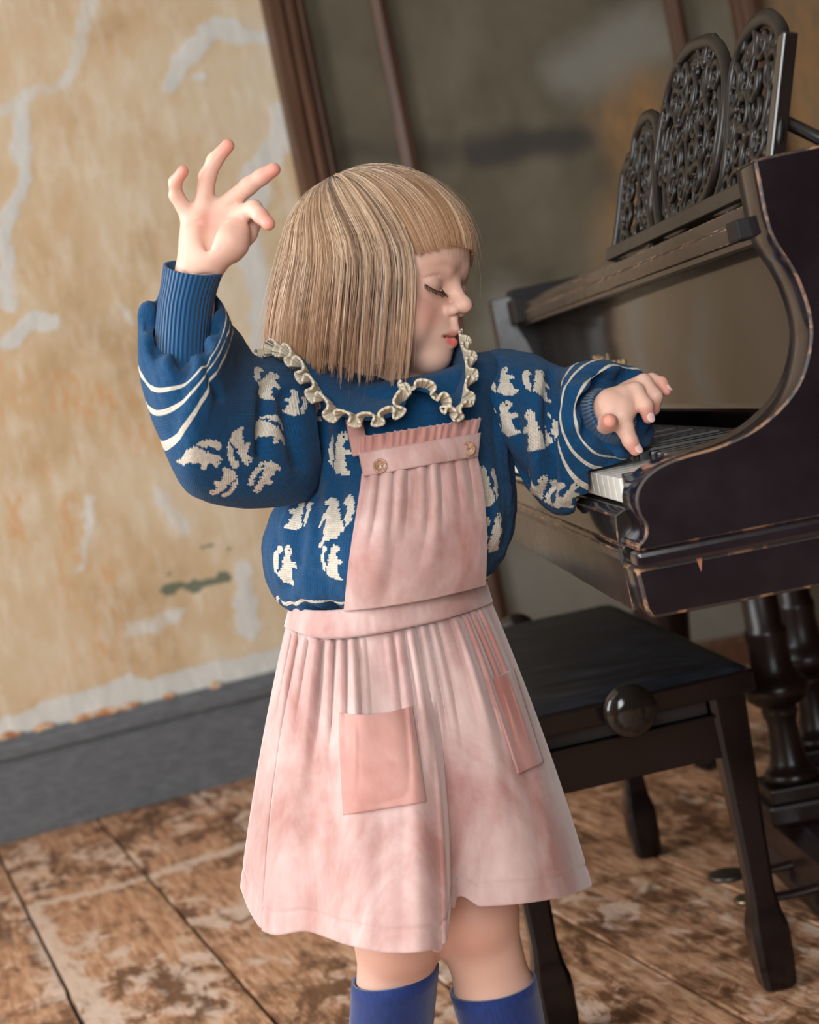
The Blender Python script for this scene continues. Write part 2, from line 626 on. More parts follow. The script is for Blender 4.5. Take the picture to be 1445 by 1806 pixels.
def post(name, o, ax, an, s0, s1, dep, label, steps):
    """moulded upright: steps = [(fraction across, depth)]"""
    w = s1 - s0
    pts = [(s0, -0.03)] + [(s0 + w * t, dep * d) for t, d in steps] + [(s1, -0.03)]
    ob = extrude_profile(name, pts, np.array([o[0], o[1], 0.0]), ax, an, UPZ, 2.7, WOOD_POST.m, bev=0.0015)
    return tag(ob, label, kind='structure')


steps_wide = [(0, .6), (.04, 1), (.36, 1), (.40, .75), (.44, .72), (.50, .95), (.66, .95), (.70, .55), (.76, .5), (.80, .8), (.86, .82), (.90, .45), (1, .4)]
sA = float((PL(462, 20, WALL_O, WN) - WALL_O) @ WA)
sB = float((PL(535, 20, WALL_O, WN) - WALL_O) @ WA)
post('trim_1', WALL_O, WA, WN, sA, sB, 0.05, 'wide moulded dark wooden upright where the plaster wall ends', steps_wide)
plain = [(0, .8), (.05, 1), (.62, 1), (.68, .6), (.9, .55), (1, .5)]
s1 = rec_s(655, 20); s2 = rec_s(684, 20)
post('trim_2', REC_O, RA, RN, s1, s2, 0.045, 'narrow brown wooden upright above the blond head', plain)
s1 = rec_s(1172, 20); s2 = rec_s(1203, 20)
post('trim_3', REC_O, RA, RN, s1, s2, 0.045, 'thin dark wooden upright left of the tallest scrolled lobe', plain)
s1 = rec_s(1288, 20); s2 = rec_s(1345, 20)
post('trim_4', REC_O, RA, RN, s1, s2, 0.045, 'dark wooden upright behind the top of the music desk', plain)
SKIRT2 = extrude_profile('baseboard_right', [(0, 0), (.03, 0), (.03, .045), (.022, .05), (.022, .058), (.012, .066), (.006, .075), (0, .075)],
                         REC_O, RN, UPZ, RA, 2.4, WOOD_POST.m, start=0.02, bev=0.001)
tag(SKIRT2, 'low dark brown skirting below the dim wall', kind='structure')

# ---- floor boards
FANG = math.radians(19.4)
FU = np.array([-math.sin(FANG), math.cos(FANG), 0])
FV = np.array([math.cos(FANG), math.sin(FANG), 0])


def floor_material():
    m = Mat('worn_floorboard', rough=0.6)
    rot = m.coord('Object', (1, 1, 1), (0, 0, -FANG))
    mp2 = m.node('ShaderNodeMapping', i_Vector=rot)
    mp2.inputs['Scale'].default_value = (1, 0.12, 1)
    oi = m.node('ShaderNodeObjectInfo').outputs['Random']
    off = m.node('ShaderNodeCombineXYZ', i_X=m.math('MULTIPLY', oi, 7.0), i_Y=m.math('MULTIPLY', oi, 3.0), i_Z=0.0).outputs[0]
    gv = m.node('ShaderNodeVectorMath', operation='ADD', i_0=mp2.outputs[0], i_1=off).outputs[0]
    grain = m.noise(gv, 90, 5, 0.65, 0.6)
    mp3 = m.node('ShaderNodeMapping', i_Vector=rot)
    mp3.inputs['Scale'].default_value = (1, 0.5, 1)
    pv = m.node('ShaderNodeVectorMath', operation='ADD', i_0=mp3.outputs[0], i_1=off).outputs[0]
    patch = m.noise(pv, 7.5, 6, 0.68, 0.9)
    patch2 = m.noise(pv, 26, 4, 0.68, 0.6)
    patch3 = m.noise(pv, 3.0, 4, 0.62, 0.5)
    wood = m.ramp(grain, [(0.28, srgb(126, 84, 58)), (0.48, srgb(180, 132, 98)), (0.66, srgb(210, 170, 138))])
    varn = m.ramp(grain, [(0.3, srgb(80, 51, 34)), (0.6, srgb(118, 80, 53)), (0.8, srgb(138, 98, 68))])
    k = m.math('ADD', m.math('MULTIPLY', patch, 0.7), m.math('ADD', m.math('MULTIPLY', patch2, 0.4), m.math('MULTIPLY', grain, 0.12)))
    col = m.mix(m.ramp(k, [(0.53, bw(0)), (0.63, bw(1))]), varn, wood)
    col = m.mix(m.ramp(m.math('ADD', m.math('MULTIPLY', patch3, 0.55), m.math('MULTIPLY', patch2, 0.5)), [(0.555, bw(0)), (0.62, bw(0.8))]), col, srgb(216, 192, 174))
    col = m.mix(m.ramp(m.noise(pv, 11, 4, 0.7, 1.2), [(0.30, bw(0.75)), (0.40, bw(0))]), col, srgb(84, 72, 58))
    # pale paint drips left on the boards
    geo = m.node('ShaderNodeNewGeometry').outputs['Position']
    nz = m.node('ShaderNodeTexNoise', i_Vector=geo, i_Scale=16.0, i_Detail=5.0, i_Roughness=0.7).outputs['Color']
    nz = m.node('ShaderNodeVectorMath', operation='SUBTRACT', i_0=nz, i_1=(0.5, 0.5, 0.5)).outputs[0]
    nz = m.node('ShaderNodeVectorMath', operation='MULTIPLY', i_0=nz, i_1=(0.13, 0.13, 0.0)).outputs[0]
    pos = m.node('ShaderNodeVectorMath', operation='ADD', i_0=geo, i_1=nz).outputs[0]
    mask = None
    for a, b, w in (((55, 1600), (240, 1553), .018), ((240, 1553), (430, 1492), .02), ((58, 1602), (100, 1690), .024), ((100, 1690), (185, 1800), .026), ((300, 1445), (345, 1432), .010)):
        A = PL(*a, (0, 0, 0), UPZ); B = PL(*b, (0, 0, 0), UPZ)
        AB = B - A
        pa = m.node('ShaderNodeVectorMath', operation='SUBTRACT', i_0=pos, i_1=tuple(A)).outputs[0]
        t = m.node('ShaderNodeVectorMath', operation='DOT_PRODUCT', i_0=pa, i_1=tuple(AB / (AB @ AB))).outputs['Value']
        tc = m.node('ShaderNodeClamp', i_Value=t).outputs[0]
        pr = m.node('ShaderNodeVectorMath', operation='SCALE', i_0=tuple(AB), i_Scale=tc).outputs[0]
        dd = m.node('ShaderNodeVectorMath', operation='SUBTRACT', i_0=pa, i_1=pr).outputs[0]
        ln = m.node('ShaderNodeVectorMath', operation='LENGTH', i_0=dd).outputs['Value']
        mk = m.node('ShaderNodeMapRange', i_Value=ln).outputs[0]
        mk.node.inputs[1].default_value = w * 0.7; mk.node.inputs[2].default_value = w * 1.3
        mk.node.inputs[3].default_value = 1.0; mk.node.inputs[4].default_value = 0.0
        mask = mk if mask is None else m.math('MAXIMUM', mask, mk)
    mask = m.math('MULTIPLY', mask, m.ramp(grain, [(0.3, bw(0.35)), (0.5, bw(0.85))]))
    col = m.mix(mask, col, srgb(212, 188, 170))
    m.set('Base Color', col)
    m.set('Roughness', m.ramp(k, [(0.5, bw(0.42)), (0.7, bw(0.72))]))
    m.bump(m.math('ADD', m.math('MULTIPLY', grain, 0.6), m.math('MULTIPLY', k, 0.6)), 0.35, 0.003)
    return m.m


def make_floor():
    bm = bmesh.new()
    frame_box(bm, np.zeros(3), np.array([1., 0, 0]), np.array([0, 1., 0]), UPZ, (-2.6, -1.75, -0.10), (2.9, 4.9, -0.026))
    sub = Mat('under_floor', srgb(30, 22, 17), 0.95)
    fl = bm_to('floor', bm, sub.m)
    tag(fl, 'worn wide wooden floorboards with scuffed brown varnish', kind='structure')
    fm = floor_material()
    r = random.Random(3)
    w = 0.2392
    for k in range(-14, 16):
        c0 = 0.2030 + k * w
        # clip each board to the room
        us = []
        for u in np.arange(-2.5, 6.0, 0.02):
            q = FU * u + FV * (c0 + w / 2)
            if -2.6 < q[0] < 2.9 and -1.75 < q[1] < 4.85:
                us.append(u)
        if len(us) < 8: continue
        u0, u1 = us[0], us[-1]
        cuts = [u0, u1]
        if k == -1:
            j = PL(60, 1765, (0, 0, 0), UPZ) @ FU
            cuts = [u0, j, u1]
        elif k in (2, 5, 8):
            cuts = [u0, 0.9 + 0.35 * (k % 3), u1]
        for a, b in zip(cuts[:-1], cuts[1:]):
            bm = bmesh.new()
            dz = r.uniform(-0.0015, 0.0)
            g = 0.0034
            hi = 0.012 if (k == -1 and a == cuts[0] and len(cuts) == 3) else 0.0
            frame_box(bm, np.array([0, 0, dz - hi]), FV, FU, UPZ, (c0 + g, a + 0.002, -0.026), (c0 + w - g, b - 0.002, 0.0), 0.0022)
            bm_to('plank', bm, fm, fl)


make_floor()

# ---- rest of the shell, with the left window and the unseen front window
PL_SIDE = plain_plaster('side_plaster', srgb(196, 170, 132))
PL_DARK = plain_plaster('unseen_dark_wall', srgb(58, 46, 36))  # unseen walls, made dark to darken the piano's reflections and reduce fill
PL_CEIL = plain_plaster('ceiling_plaster', srgb(205, 200, 190))
X = np.array([1.0, 0, 0]); Yv = np.array([0, 1.0, 0])


def shell(name, boxes, label, mat):
    bm = bmesh.new()
    for lo, hi in boxes:
        frame_box(bm, np.zeros(3), X, Yv, UPZ, lo, hi)
    return tag(bm_to(name, bm, mat), label, kind='structure')


y0, y1, z0, z1 = 0.45, 2.05, 0.72, 2.5
shell('wall_left', [((-2.7, -1.75, 0), (-2.6, y0, 2.75)), ((-2.7, y1, 0), (-2.6, 3.3, 2.75)), ((-2.7, y0, 0), (-2.6, y1, z0)), ((-2.7, y0, z1), (-2.6, y1, 2.75))],
      'plain side wall around a tall window opening', PL_SIDE)
x0, x1 = -1.35, 0.25
shell('wall_front', [((-2.7, -1.85, 0), (x0, -1.75, 2.75)), ((x1, -1.85, 0), (3.0, -1.75, 2.75)), ((x0, -1.85, 0), (x1, -1.75, z0)), ((x0, -1.85, z1), (x1, -1.75, 2.75))],
      'unseen dark wall behind the viewer around an unseen window opening', PL_DARK)
shell('unseen_wall_side', [((2.9, -1.75, 0), (3.0, 5.0, 2.75))], 'unseen dark wall at the far right side', PL_DARK)
shell('ceiling', [((-2.7, -1.85, 2.75), (3.0, 5.0, 2.85))], 'plain off-white plaster ceiling', PL_CEIL)
FRAME = Mat('window_paint', srgb(210, 208, 200), 0.5)
for nm, o, ax, w in (('window_1', np.array([-2.66, y0, z0]), Yv, y1 - y0), ('window_2', np.array([x0, -1.81, z0]), X, x1 - x0)):
    ay = np.cross(UPZ, ax)
    h = z1 - z0
    bm = bmesh.new()
    for lo, hi in (((0, -.03, 0), (.06, .03, h)), ((w - .06, -.03, 0), (w, .03, h)), ((.06, -.03, 0), (w - .06, .03, .07)), ((.06, -.03, h - .06), (w - .06, .03, h)),
                   ((.06, -.025, h / 2 - .025), (w - .06, .025, h / 2 + .025)), ((w / 2 - .015, -.02, .07), (w / 2 + .015, .02, h - .06))):
        frame_box(bm, o, ax, ay, UPZ, lo, hi)
    tag(bm_to(nm, bm, FRAME.m), 'white painted sash window frame', kind='structure')
# ================================================================== GRAND PIANO
def lacquer(name, base, rough=0.16, dust=0.25, wear=None, spec=0.55):
    m = Mat(name, base, rough)
    m.set('Specular IOR Level', spec)
    v = m.coord()
    n = m.noise(v, 5, 6, 0.65)
    n2 = m.noise(v, 38, 5, 0.7)
    m.set('Roughness', m.ramp(m.math('ADD', m.math('MULTIPLY', n, 0.7), m.math('MULTIPLY', n2, 0.3)), [(0.3, bw(rough)), (0.7, bw(rough + dust))]))
    c = m.mix(m.ramp(n, [(0.4, bw(0)), (0.75, bw(0.5))]), base, tuple(k * 2.2 + 0.004 for k in base[:3]) + (1,))
    if wear:
        c = m.mix(m.ramp(m.noise(v, 45, 6, 0.75, 0.5), [(wear[0], bw(0)), (wear[0] + 0.06, bw(1))]), c, m.ramp(n2, [(0.3, srgb(92, 58, 38)), (0.7, srgb(150, 112, 80))]))
    m.set('Base Color', c)
    m.bump(m.math('ADD', m.math('MULTIPLY', n2, 0.3), n), 0.06, 0.002)
    return m.m


BLACK = lacquer('piano_lacquer', srgb(26, 19, 20), 0.17, 0.22)
BLACK_SIDE = lacquer('piano_side_lacquer', srgb(22, 14, 19), 0.10, 0.12, wear=(0.77,))
DULL = lacquer('piano_dull_black', srgb(18, 14, 14), 0.45, 0.2, spec=0.22)
GLOSS = lacquer('piano_gloss', srgb(30, 25, 22), 0.085, 0.08)
WORN = lacquer('piano_worn_edge', srgb(40, 30, 26), 0.35, 0.3, wear=(0.50,))
WORN_FACE = lacquer('piano_worn_face', srgb(38, 30, 26), 0.20, 0.22, wear=(0.70,))
PA = np.array([-math.sin(math.radians(3.4)), math.cos(math.radians(3.4)), 0])
_bb = math.radians(3)
PB = np.array([math.cos(_bb), -math.sin(_bb), 0])
K = P(1143, 1093, 1.36)
PLANE_N = np.cross(PB, UPZ)
piano = tag(empty('grand_piano', (K[0] + 0.7, K[1] + 0.7, 0.0)),
            'old black grand piano with scrolled music desk and scuffed keyboard end', 'piano')


def bz(px, py, aa=0.0):
    q = PL(px, py, K + PA * aa, PLANE_N)
    return ((q - K - PA * aa) @ PB, q[2])


def pbox(name, lo, hi, mat, parent=piano, bev=0.0015, worn=None):
    """box in piano coordinates: (b, a, z)"""
    bm = bmesh.new()
    frame_box(bm, np.array([K[0], K[1], 0]), PB, PA, UPZ, lo, hi, bev)
    return bm_to(name, bm, mat, parent)


def worn_prism(name, pts2, aa0, length, mat, bev, parent=piano, mat2=WORN):
    """outline in (b, z) swept along the keyboard, bevelled arrises show bare wood"""
    bm = bmesh.new()
    o = np.array([K[0], K[1], 0.0]) + PA * aa0
    A = [bm.verts.new(o + PB * p[0] + UPZ * p[1]) for p in pts2]
    B = [bm.verts.new(o + PB * p[0] + UPZ * p[1] + PA * length) for p in pts2]
    n = len(pts2)
    bm.faces.new(A)
    bm.faces.new(B[::-1])
    for i in range(n):
        bm.faces.new((A[i], B[i], B[(i + 1) % n], A[(i + 1) % n]))
    bmesh.ops.recalc_face_normals(bm, faces=bm.faces)
    ed = [e for e in bm.edges if e.calc_face_angle(0) > 0.6]
    before = set(bm.faces)
    r = bmesh.ops.bevel(bm, geom=ed, offset=bev, segments=2, affect='EDGES', profile=0.5)
    for f in r['faces']:
        f.material_index = 1
    ob = bm_to(name, bm, mat, parent)
    ob.data.materials.append(mat2)
    for poly in ob.data.polygons:
        poly.use_smooth = abs(Vector(PA).dot(poly.normal)) < 0.6
    return ob


# --- treble cheek: the S-curved end panel nearest the viewer
curve = [(1331, 280), (1333, 294), (1341, 336), (1348, 373), (1359, 412), (1376, 443), (1392, 466), (1409, 499), (1424, 544), (1430, 585), (1424, 632),
         (1409, 675), (1380, 716), (1331, 757), (1270, 786), (1208, 804), (1167, 820), (1139, 841), (1125, 864), (1122, 886), (1128, 909), (1138, 925),
         (1139, 942), (1133, 953), (1124, 962)]
cv = np.array([bz(*q) for q in curve])
t = np.linspace(0, 1, len(cv))
cs = spline_t(t, cv, np.linspace(0, 1, 70))
Z_TOP = float(cv[0][1])
Z_MOULD = float(bz(1126, 974)[1])
B_FAR = 0.62
cheek_pts = [(B_FAR, Z_TOP + 0.003)] + [tuple(q) for q in cs] + [(float(cs[-1][0]), Z_MOULD), (B_FAR, Z_MOULD)]
T_CH = 0.058
worn_prism('cheek', cheek_pts, 0.0, T_CH, BLACK_SIDE, 0.0022).data.materials[0] = BLACK_SIDE
for a0, nm in ((1.475, 'cheek'),):
    worn_prism(nm, cheek_pts, a0, T_CH, DULL, 0.002, mat2=DULL)
# moulding and lower side board
bm0 = float(bz(1126, 974)[0])
pbox('side_moulding', (bm0 - 0.004, -0.009, Z_MOULD - 0.014), (B_FAR + 0.8, 0.02, Z_MOULD), BLACK_SIDE, bev=0.004)
low = [(0.004, 0.62), (0.0, 0.628), (-0.002, Z_MOULD - 0.014), (B_FAR + 0.8, Z_MOULD - 0.014), (B_FAR + 0.8, 0.62)]
worn_prism('side_board', low, 0.0, T_CH, BLACK_SIDE, 0.003)
# a torn flake of veneer on the side board
bm = bmesh.new()
fl = [bz(*q) for q in ((1222, 974), (1236, 970), (1238, 985), (1237, 1008), (1230, 990))]
vs = [bm.verts.new(K * [1, 1, 0] + PB * b_ + UPZ * z_ - PA * 0.0012) for b_, z_ in fl]
vb = [bm.verts.new(K * [1, 1, 0] + PB * b_ + UPZ * z_ + PA * 0.002) for b_, z_ in fl]
bm.faces.new(vs)
for i in range(5): bm.faces.new((vs[i], vs[(i + 1) % 5], vb[(i + 1) % 5], vb[i]))
bm_to('veneer_flake', bm, Mat('bare_veneer', srgb(158, 104, 76), 0.8).m, piano)

# --- key slip and front board, running the whole keyboard
LEN = 1.475
zs = Z_MOULD
front = [(0.0, 0.62), (-0.001, zs - 0.016), (-0.001, zs - 0.012), (0.006, zs - 0.010), (0.006, zs - 0.004), (-0.006, zs + 0.002), (-0.006, zs + 0.010), (0.002, zs + 0.015),
         (0.008, zs + 0.026), (0.012, zs + 0.030), (0.07, zs + 0.030), (0.07, 0.62)]
f2 = [(p_[0] + (0.0), p_[1]) for p_ in front]
worn_prism('front_board', [(0.0, 0.62), (-0.001, 0.668), (0.003, 0.670), (0.003, 0.673), (-0.001, 0.675), (-0.001, zs - 0.014), (0.06, zs - 0.014), (0.06, 0.62)], T_CH, LEN - T_CH, WORN_FACE, 0.0015)
z_k = 0.735
b_k = float(bz(1098, 893, 0.08)[0])
worn_prism('key_slip', [(bm0 - 0.002, zs - 0.014), (bm0 - 0.004, zs - 0.004), (bm0, zs), (b_k - 0.014, zs + 0.004), (b_k - 0.012, z_k - 0.030), (b_k - 0.004, z_k - 0.026), (b_k + 0.01, z_k - 0.026), (b_k + 0.01, zs - 0.014)], T_CH, LEN - T_CH, GLOSS, 0.0012)
pbox('key_bed', (b_k + 0.01, T_CH, 0.625), (0.45, LEN, z_k - 0.028), BLACK)

# --- keys
IVORY = Mat('ivory_key', rough=0.28)
IVORY.set('Base Color', IVORY.ramp(IVORY.noise(IVORY.coord(), 14, 4), [(0.3, srgb(214, 212, 202)), (0.7, srgb(232, 230, 222))]))
EBONY = lacquer('ebony_key', srgb(20, 18, 18), 0.22, 0.1)
a_k0 = T_CH + 0.012
pitch = (LEN - T_CH - 0.024) / 52
bmk = bmesh.new()
frame_box(bmk, np.zeros(3), PB, PA, UPZ, (0, 0.0006, -0.022), (0.155, pitch - 0.0006, 0.0), 0.0012)
wk = bpy.data.meshes.new('white_key'); bmesh.ops.recalc_face_normals(bmk, faces=bmk.faces); bmk.to_mesh(wk); bmk.free(); wk.materials.append(IVORY.m)
bmk = bmesh.new()
frame_box(bmk, np.zeros(3), PB, PA, UPZ, (0.052, -0.0055, -0.004), (0.155, 0.0055, 0.011), 0.003)
bk = bpy.data.meshes.new('black_key'); bmesh.ops.recalc_face_normals(bmk, faces=bmk.faces); bmk.to_mesh(bk); bmk.free(); bk.materials.append(EBONY)
base_k = np.array([K[0], K[1], 0]) + PB * b_k
for i in range(52):
    o = link('white_key', wk, None, piano, None)
    o.location = Vector(base_k + PA * (a_k0 + i * pitch) + UPZ * z_k)
    # from the treble end: C B A G F E D, black keys between B-A, A-G, G-F, E-D, D-C
    nt = i % 7
    if 0 < i < 52 and nt in (2, 3, 4, 6, 0) :
        o = link('black_key', bk, None, piano, None)
        o.location = Vector(base_k + PA * (a_k0 + i * pitch) + UPZ * z_k)
pbox('key_block', (b_k + 0.002, T_CH, z_k - 0.03), (b_k + 0.16, T_CH + 0.011, z_k + 0.004), BLACK)
FELT = Mat('key_felt', srgb(48, 22, 22), 0.95)
b_f = float(bz(1412, 610, T_CH)[0]) + 0.004
pbox('name_felt', (b_k + 0.155, T_CH, z_k - 0.02), (b_f + 0.02, LEN, z_k + 0.002), FELT.m)

# --- fall board with the gilt name, shelf and rails
b_s, z_s = bz(1325, 430, T_CH)
b_f = max(b_f, b_s + 0.012)
z_fb = z_k + 0.024
worn_prism('fallboard', [(b_f, z_fb), (b_f - 0.004, z_fb + 0.004), (b_f, z_fb + 0.01), (b_f, z_s + 0.02), (b_f + 0.02, z_s + 0.02), (b_f + 0.02, z_fb)], T_CH, LEN - T_CH, GLOSS, 0.0008, mat2=GLOSS)
pbox('fallboard_rail', (b_s + 0.004, T_CH + 0.001, z_s), (b_f, LEN - 0.001, z_s + 0.006), BLACK, bev=0.001)
z_sh = z_s + 0.034
worn_prism('shelf_rail', [(b_s, z_s + 0.006), (b_s, z_s + 0.020), (b_s + 0.004, z_s + 0.022), (b_s + 0.004, z_sh), (b_f + 0.35, z_sh), (b_f + 0.35, z_s + 0.006)], T_CH, LEN - T_CH, WORN_FACE, 0.0012)
pbox('shelf_slide', (b_s + 0.02, T_CH + 0.02, z_sh), (b_s + 0.045, LEN - 0.05, z_sh + 0.008), BLACK)
hb, hz = bz(1311, 405, T_CH - 0.004)
pbox('hinge_block', (hb - 0.0075, T_CH - 0.012, hz - 0.009), (hb + 0.0075, T_CH + 0.02, hz + 0.009), DULL, bev=0.002)
pbox('shelf_end', (b_s - 0.012, LEN - 0.09, z_s + 0.004), (b_s + 0.12, LEN + 0.001, z_sh + 0.012), DULL, bev=0.003)

GOLD = Mat('gilt_lettering', srgb(190, 165, 120), 0.4, Metallic=0.6)
tc = bpy.data.curves.new('name_lettering', 'FONT')
tc.body = 'Bl\u00fcthner'
tc.size = 0.050
tc.shear = 0.12
tc.offset = 0.0006
tc.extrude = 0.0002
tmp = bpy.data.objects.new('tmp', tc)
COL.objects.link(tmp)
bpy.context.view_layer.update()
tme = bpy.data.meshes.new_from_object(tmp.evaluated_get(bpy.context.evaluated_depsgraph_get()))
bpy.data.objects.remove(tmp)
fo = np.array([K[0], K[1], 0]) + PB * (b_f - 0.0006)
fbn = np.cross(PA, UPZ)
qL = PL(1052, 668, fo, fbn)
aL = (qL - fo) @ PA; zL = qL[2]
co = np.array([v.co[:] for v in tme.vertices])
for v, c in zip(tme.vertices, co):
    v.co = Vector(fo + PA * (aL - c[0] * 1.25) + UPZ * (zL + c[1] * 0.95) - PB * (c[2] + 0.0004))
link('name_lettering', tme, GOLD.m, piano, False)

# --- rest of the case (mostly out of the picture to the right)
TAIL = 1.55
pbox('rim', (B_FAR, 0.0, Z_MOULD), (TAIL, 0.045, Z_TOP + 0.003), BLACK_SIDE)
pbox('rim', (TAIL - 0.045, 0.045, 0.62), (TAIL, 1.2, Z_TOP + 0.003), BLACK)
pbox('rim', (B_FAR - 0.5, LEN + T_CH - 0.045, 0.62), (TAIL, LEN + T_CH, Z_TOP - 0.01), BLACK)
pbox('sound_board', (0.45, 0.045, 0.70), (TAIL - 0.045, LEN, 0.72), Mat('soundboard_wood', srgb(120, 86, 52), 0.5).m)

# --- music desk: pierced scroll work
z_d = z_sh + 0.006
q0 = PL(1088, 458, (0, 0, z_d), UPZ)
b_d = (q0 - K) @ PB - 0.0
tilt = math.radians(16.5)
DU = UPZ * math.cos(tilt) + PB * math.sin(tilt)
DN = np.cross(PA, DU)
desk = empty('music_desk', tuple(q0)); desk.parent = piano
desk.matrix_parent_inverse = Matrix.Translation(-piano.location)
DESK = lacquer('music_desk_lacquer', srgb(20, 17, 16), 0.27, 0.15, spec=0.32)


def dpt(px, py):
    q = PL(px, py, q0, DN)
    return np.linalg.lstsq(np.stack([PA, DU], 1), q - q0, rcond=None)[0]


def d3(ah, off=0.0):
    ah = np.asarray(ah)
    return q0 + ah[..., :1] * PA + ah[..., 1:2] * DU + off * DN


def closed(ptspx, n=70):
    c = np.array([dpt(*q) for q in ptspx])
    c = np.vstack([c, c[:1]])
    return cat_spline(c, n)


def spiral(c, r, turns, ph, sgn=1, ax=1.0, n=34):
    t_ = np.linspace(0, 1, n)
    th = ph + sgn * turns * 2 * np.pi * t_
    rr = r * (1 - 0.86 * t_)
    return np.stack([c[0] + ax * rr * np.cos(th), c[1] + rr * np.sin(th)], -1)


def in_poly(p, poly):
    x, y = p
    ins = False
    for (x0_, y0_), (x1_, y1_) in zip(poly, np.roll(poly, -1, 0)):
        if (y0_ > y) != (y1_ > y) and x < (x1_ - x0_) * (y - y0_) / (y1_ - y0_ + 1e-12) + x0_:
            ins = not ins
    return ins


lobes = [
    ([(1085, 452), (1094, 385), (1104, 300), (1118, 282), (1124, 240), (1136, 212), (1150, 204), (1161, 222), (1163, 262), (1156, 320), (1150, 380), (1155, 425)], 'scroll_panel'),
    ([(1166, 408), (1160, 350), (1160, 290), (1172, 210), (1188, 140), (1212, 92), (1240, 74), (1262, 76), (1280, 112), (1283, 170), (1276, 240), (1262, 310), (1240, 360), (1210, 400), (1185, 412)], 'scroll_panel'),
    ([(1262, 372), (1284, 290), (1290, 200), (1296, 130), (1310, 80), (1330, 45), (1352, 30), (1372, 42), (1382, 70), (1378, 160), (1370, 262), (1330, 330), (1300, 362)], 'scroll_panel')]
rl = random.Random(5)
for li, (px, nm) in enumerate(lobes):
    out = closed(px)
    sp = Soup()
    sp.tube(d3(out), 0.0075, 8, 0.8, DN)
    cen = out.mean(0)
    sp.tube(d3(cen + (out - cen) * 0.80, 0.002), 0.0045, 6, 0.8, DN)
    lo, hi = out.min(0), out.max(0)
    step = 0.030
    inner = cen + (out - cen) * 0.90
    row = 0
    for h in np.arange(lo[1] + 0.018, hi[1], step):
        for i, a_ in enumerate(np.arange(lo[0] + 0.012, hi[0], step * 1.15)):
            c = (a_ + rl.uniform(-.005, .005), h + rl.uniform(-.005, .005))
            if not in_poly(c, inner): continue
            s_ = 1 if (i + row) % 2 else -1
            r_ = rl.uniform(0.016, 0.024)
            sp.tube(d3(spiral(c, r_, rl.uniform(1.1, 1.7), rl.uniform(0, 6.3), s_), rl.uniform(-.002, .003)), np.linspace(0.0048, 0.0022, 34), 6, 0.9, DN)
        row += 1
    # leaf bosses and stems tie the scrolls together
    mid = 0.5 * (lo[0] + hi[0])
    for k_ in range(3):
        x_ = mid + (k_ - 1) * (hi[0] - lo[0]) * 0.22
        hh = np.linspace(lo[1] + 0.01, hi[1] - 0.03, 40)
        st = np.stack([x_ + 0.012 * np.sin(hh * 55 + k_ * 2), hh], -1)
        st = np.array([q for q in st if in_poly(q, inner)])
        if len(st) > 6: sp.tube(d3(st), 0.0034, 6, 0.9, DN)
    sp.build(nm, DESK, desk)
# inner oval ring pair of the middle lobe, base rail, end post and strut
sp = Soup()
for c in ([(1190, 392), (1180, 330), (1192, 240), (1215, 215), (1232, 250), (1232, 320), (1215, 385)], [(1206, 200), (1214, 130), (1240, 100), (1258, 120), (1258, 180), (1240, 215), (1220, 220)],
          [(1300, 250), (1308, 150), (1330, 80), (1350, 90), (1356, 170), (1345, 240), (1320, 270)]):
    sp = Soup()
    sp.tube(d3(closed(c, 50), 0.004), 0.006, 8, 0.9, DN)
    sp.build('oval_ring', DESK, desk)
a_end = dpt(1381, 160)[0]
bmd = bmesh.new()
frame_box(bmd, q0, PA, DU, DN, (a_end - 0.012, -0.002, -0.012), (0.01, 0.014, 0.010), 0.002)
bm_to('base_rail', bmd, DESK, desk)
top_h = dpt(1388, 62)[1]
bmd = bmesh.new()
frame_box(bmd, q0, PA, DU, DN, (a_end - 0.008, 0.0, -0.007), (a_end + 0.008, top_h, 0.006), 0.002)
bm_to('end_post', bmd, GLOSS, desk)
sp = Soup()
e0 = q0 + PA * (a_end) + DU * top_h * 0.45
e1 = e0 + PB * 0.10 - UPZ * 0.075
sp.tube(np.array([e0, 0.5 * (e0 + e1), e1]), 0.006, 8)
sp.build('desk_strut', DESK, desk)

# --- pedal lyre
LYRE = lacquer('lyre_wood', srgb(30, 19, 17), 0.22, 0.2, wear=(0.75,), spec=0.35)
lyre = empty('pedal_lyre', (0.47, 2.4, 0.0)); lyre.parent = piano
lyre.matrix_parent_inverse = Matrix.Translation(-piano.location)
TX, TY = PB, PA


def column(axis, z_b, z_t, r=0.03):
    H = z_t - z_b
    prof = [(.95, 0), (1.25, 0.0), (1.28, .02), (1.15, .035), (.95, .045), (.85, .07), (.72, .13), (.68, .19), (.80, .215), (.86, .23), (.80, .245), (1.05, .255), (1.42, .275), (1.55, .30), (1.50, .325), (1.2, .345), (.98, .37), (.92, .45), (.98, .48), (.98, .50), (.86, .51),
            (.84, .7), (.80, .86), (.82, .90), (1.05, .92), (1.12, .94), (1.08, .96), (.9, .97), (.9, 1.0)]
    G = lathe_rings([(p_ * r, z_b + h * H) for p_, h in prof], np.array([axis[0], axis[1], 0]), TX, TY, UPZ, 28)
    return G


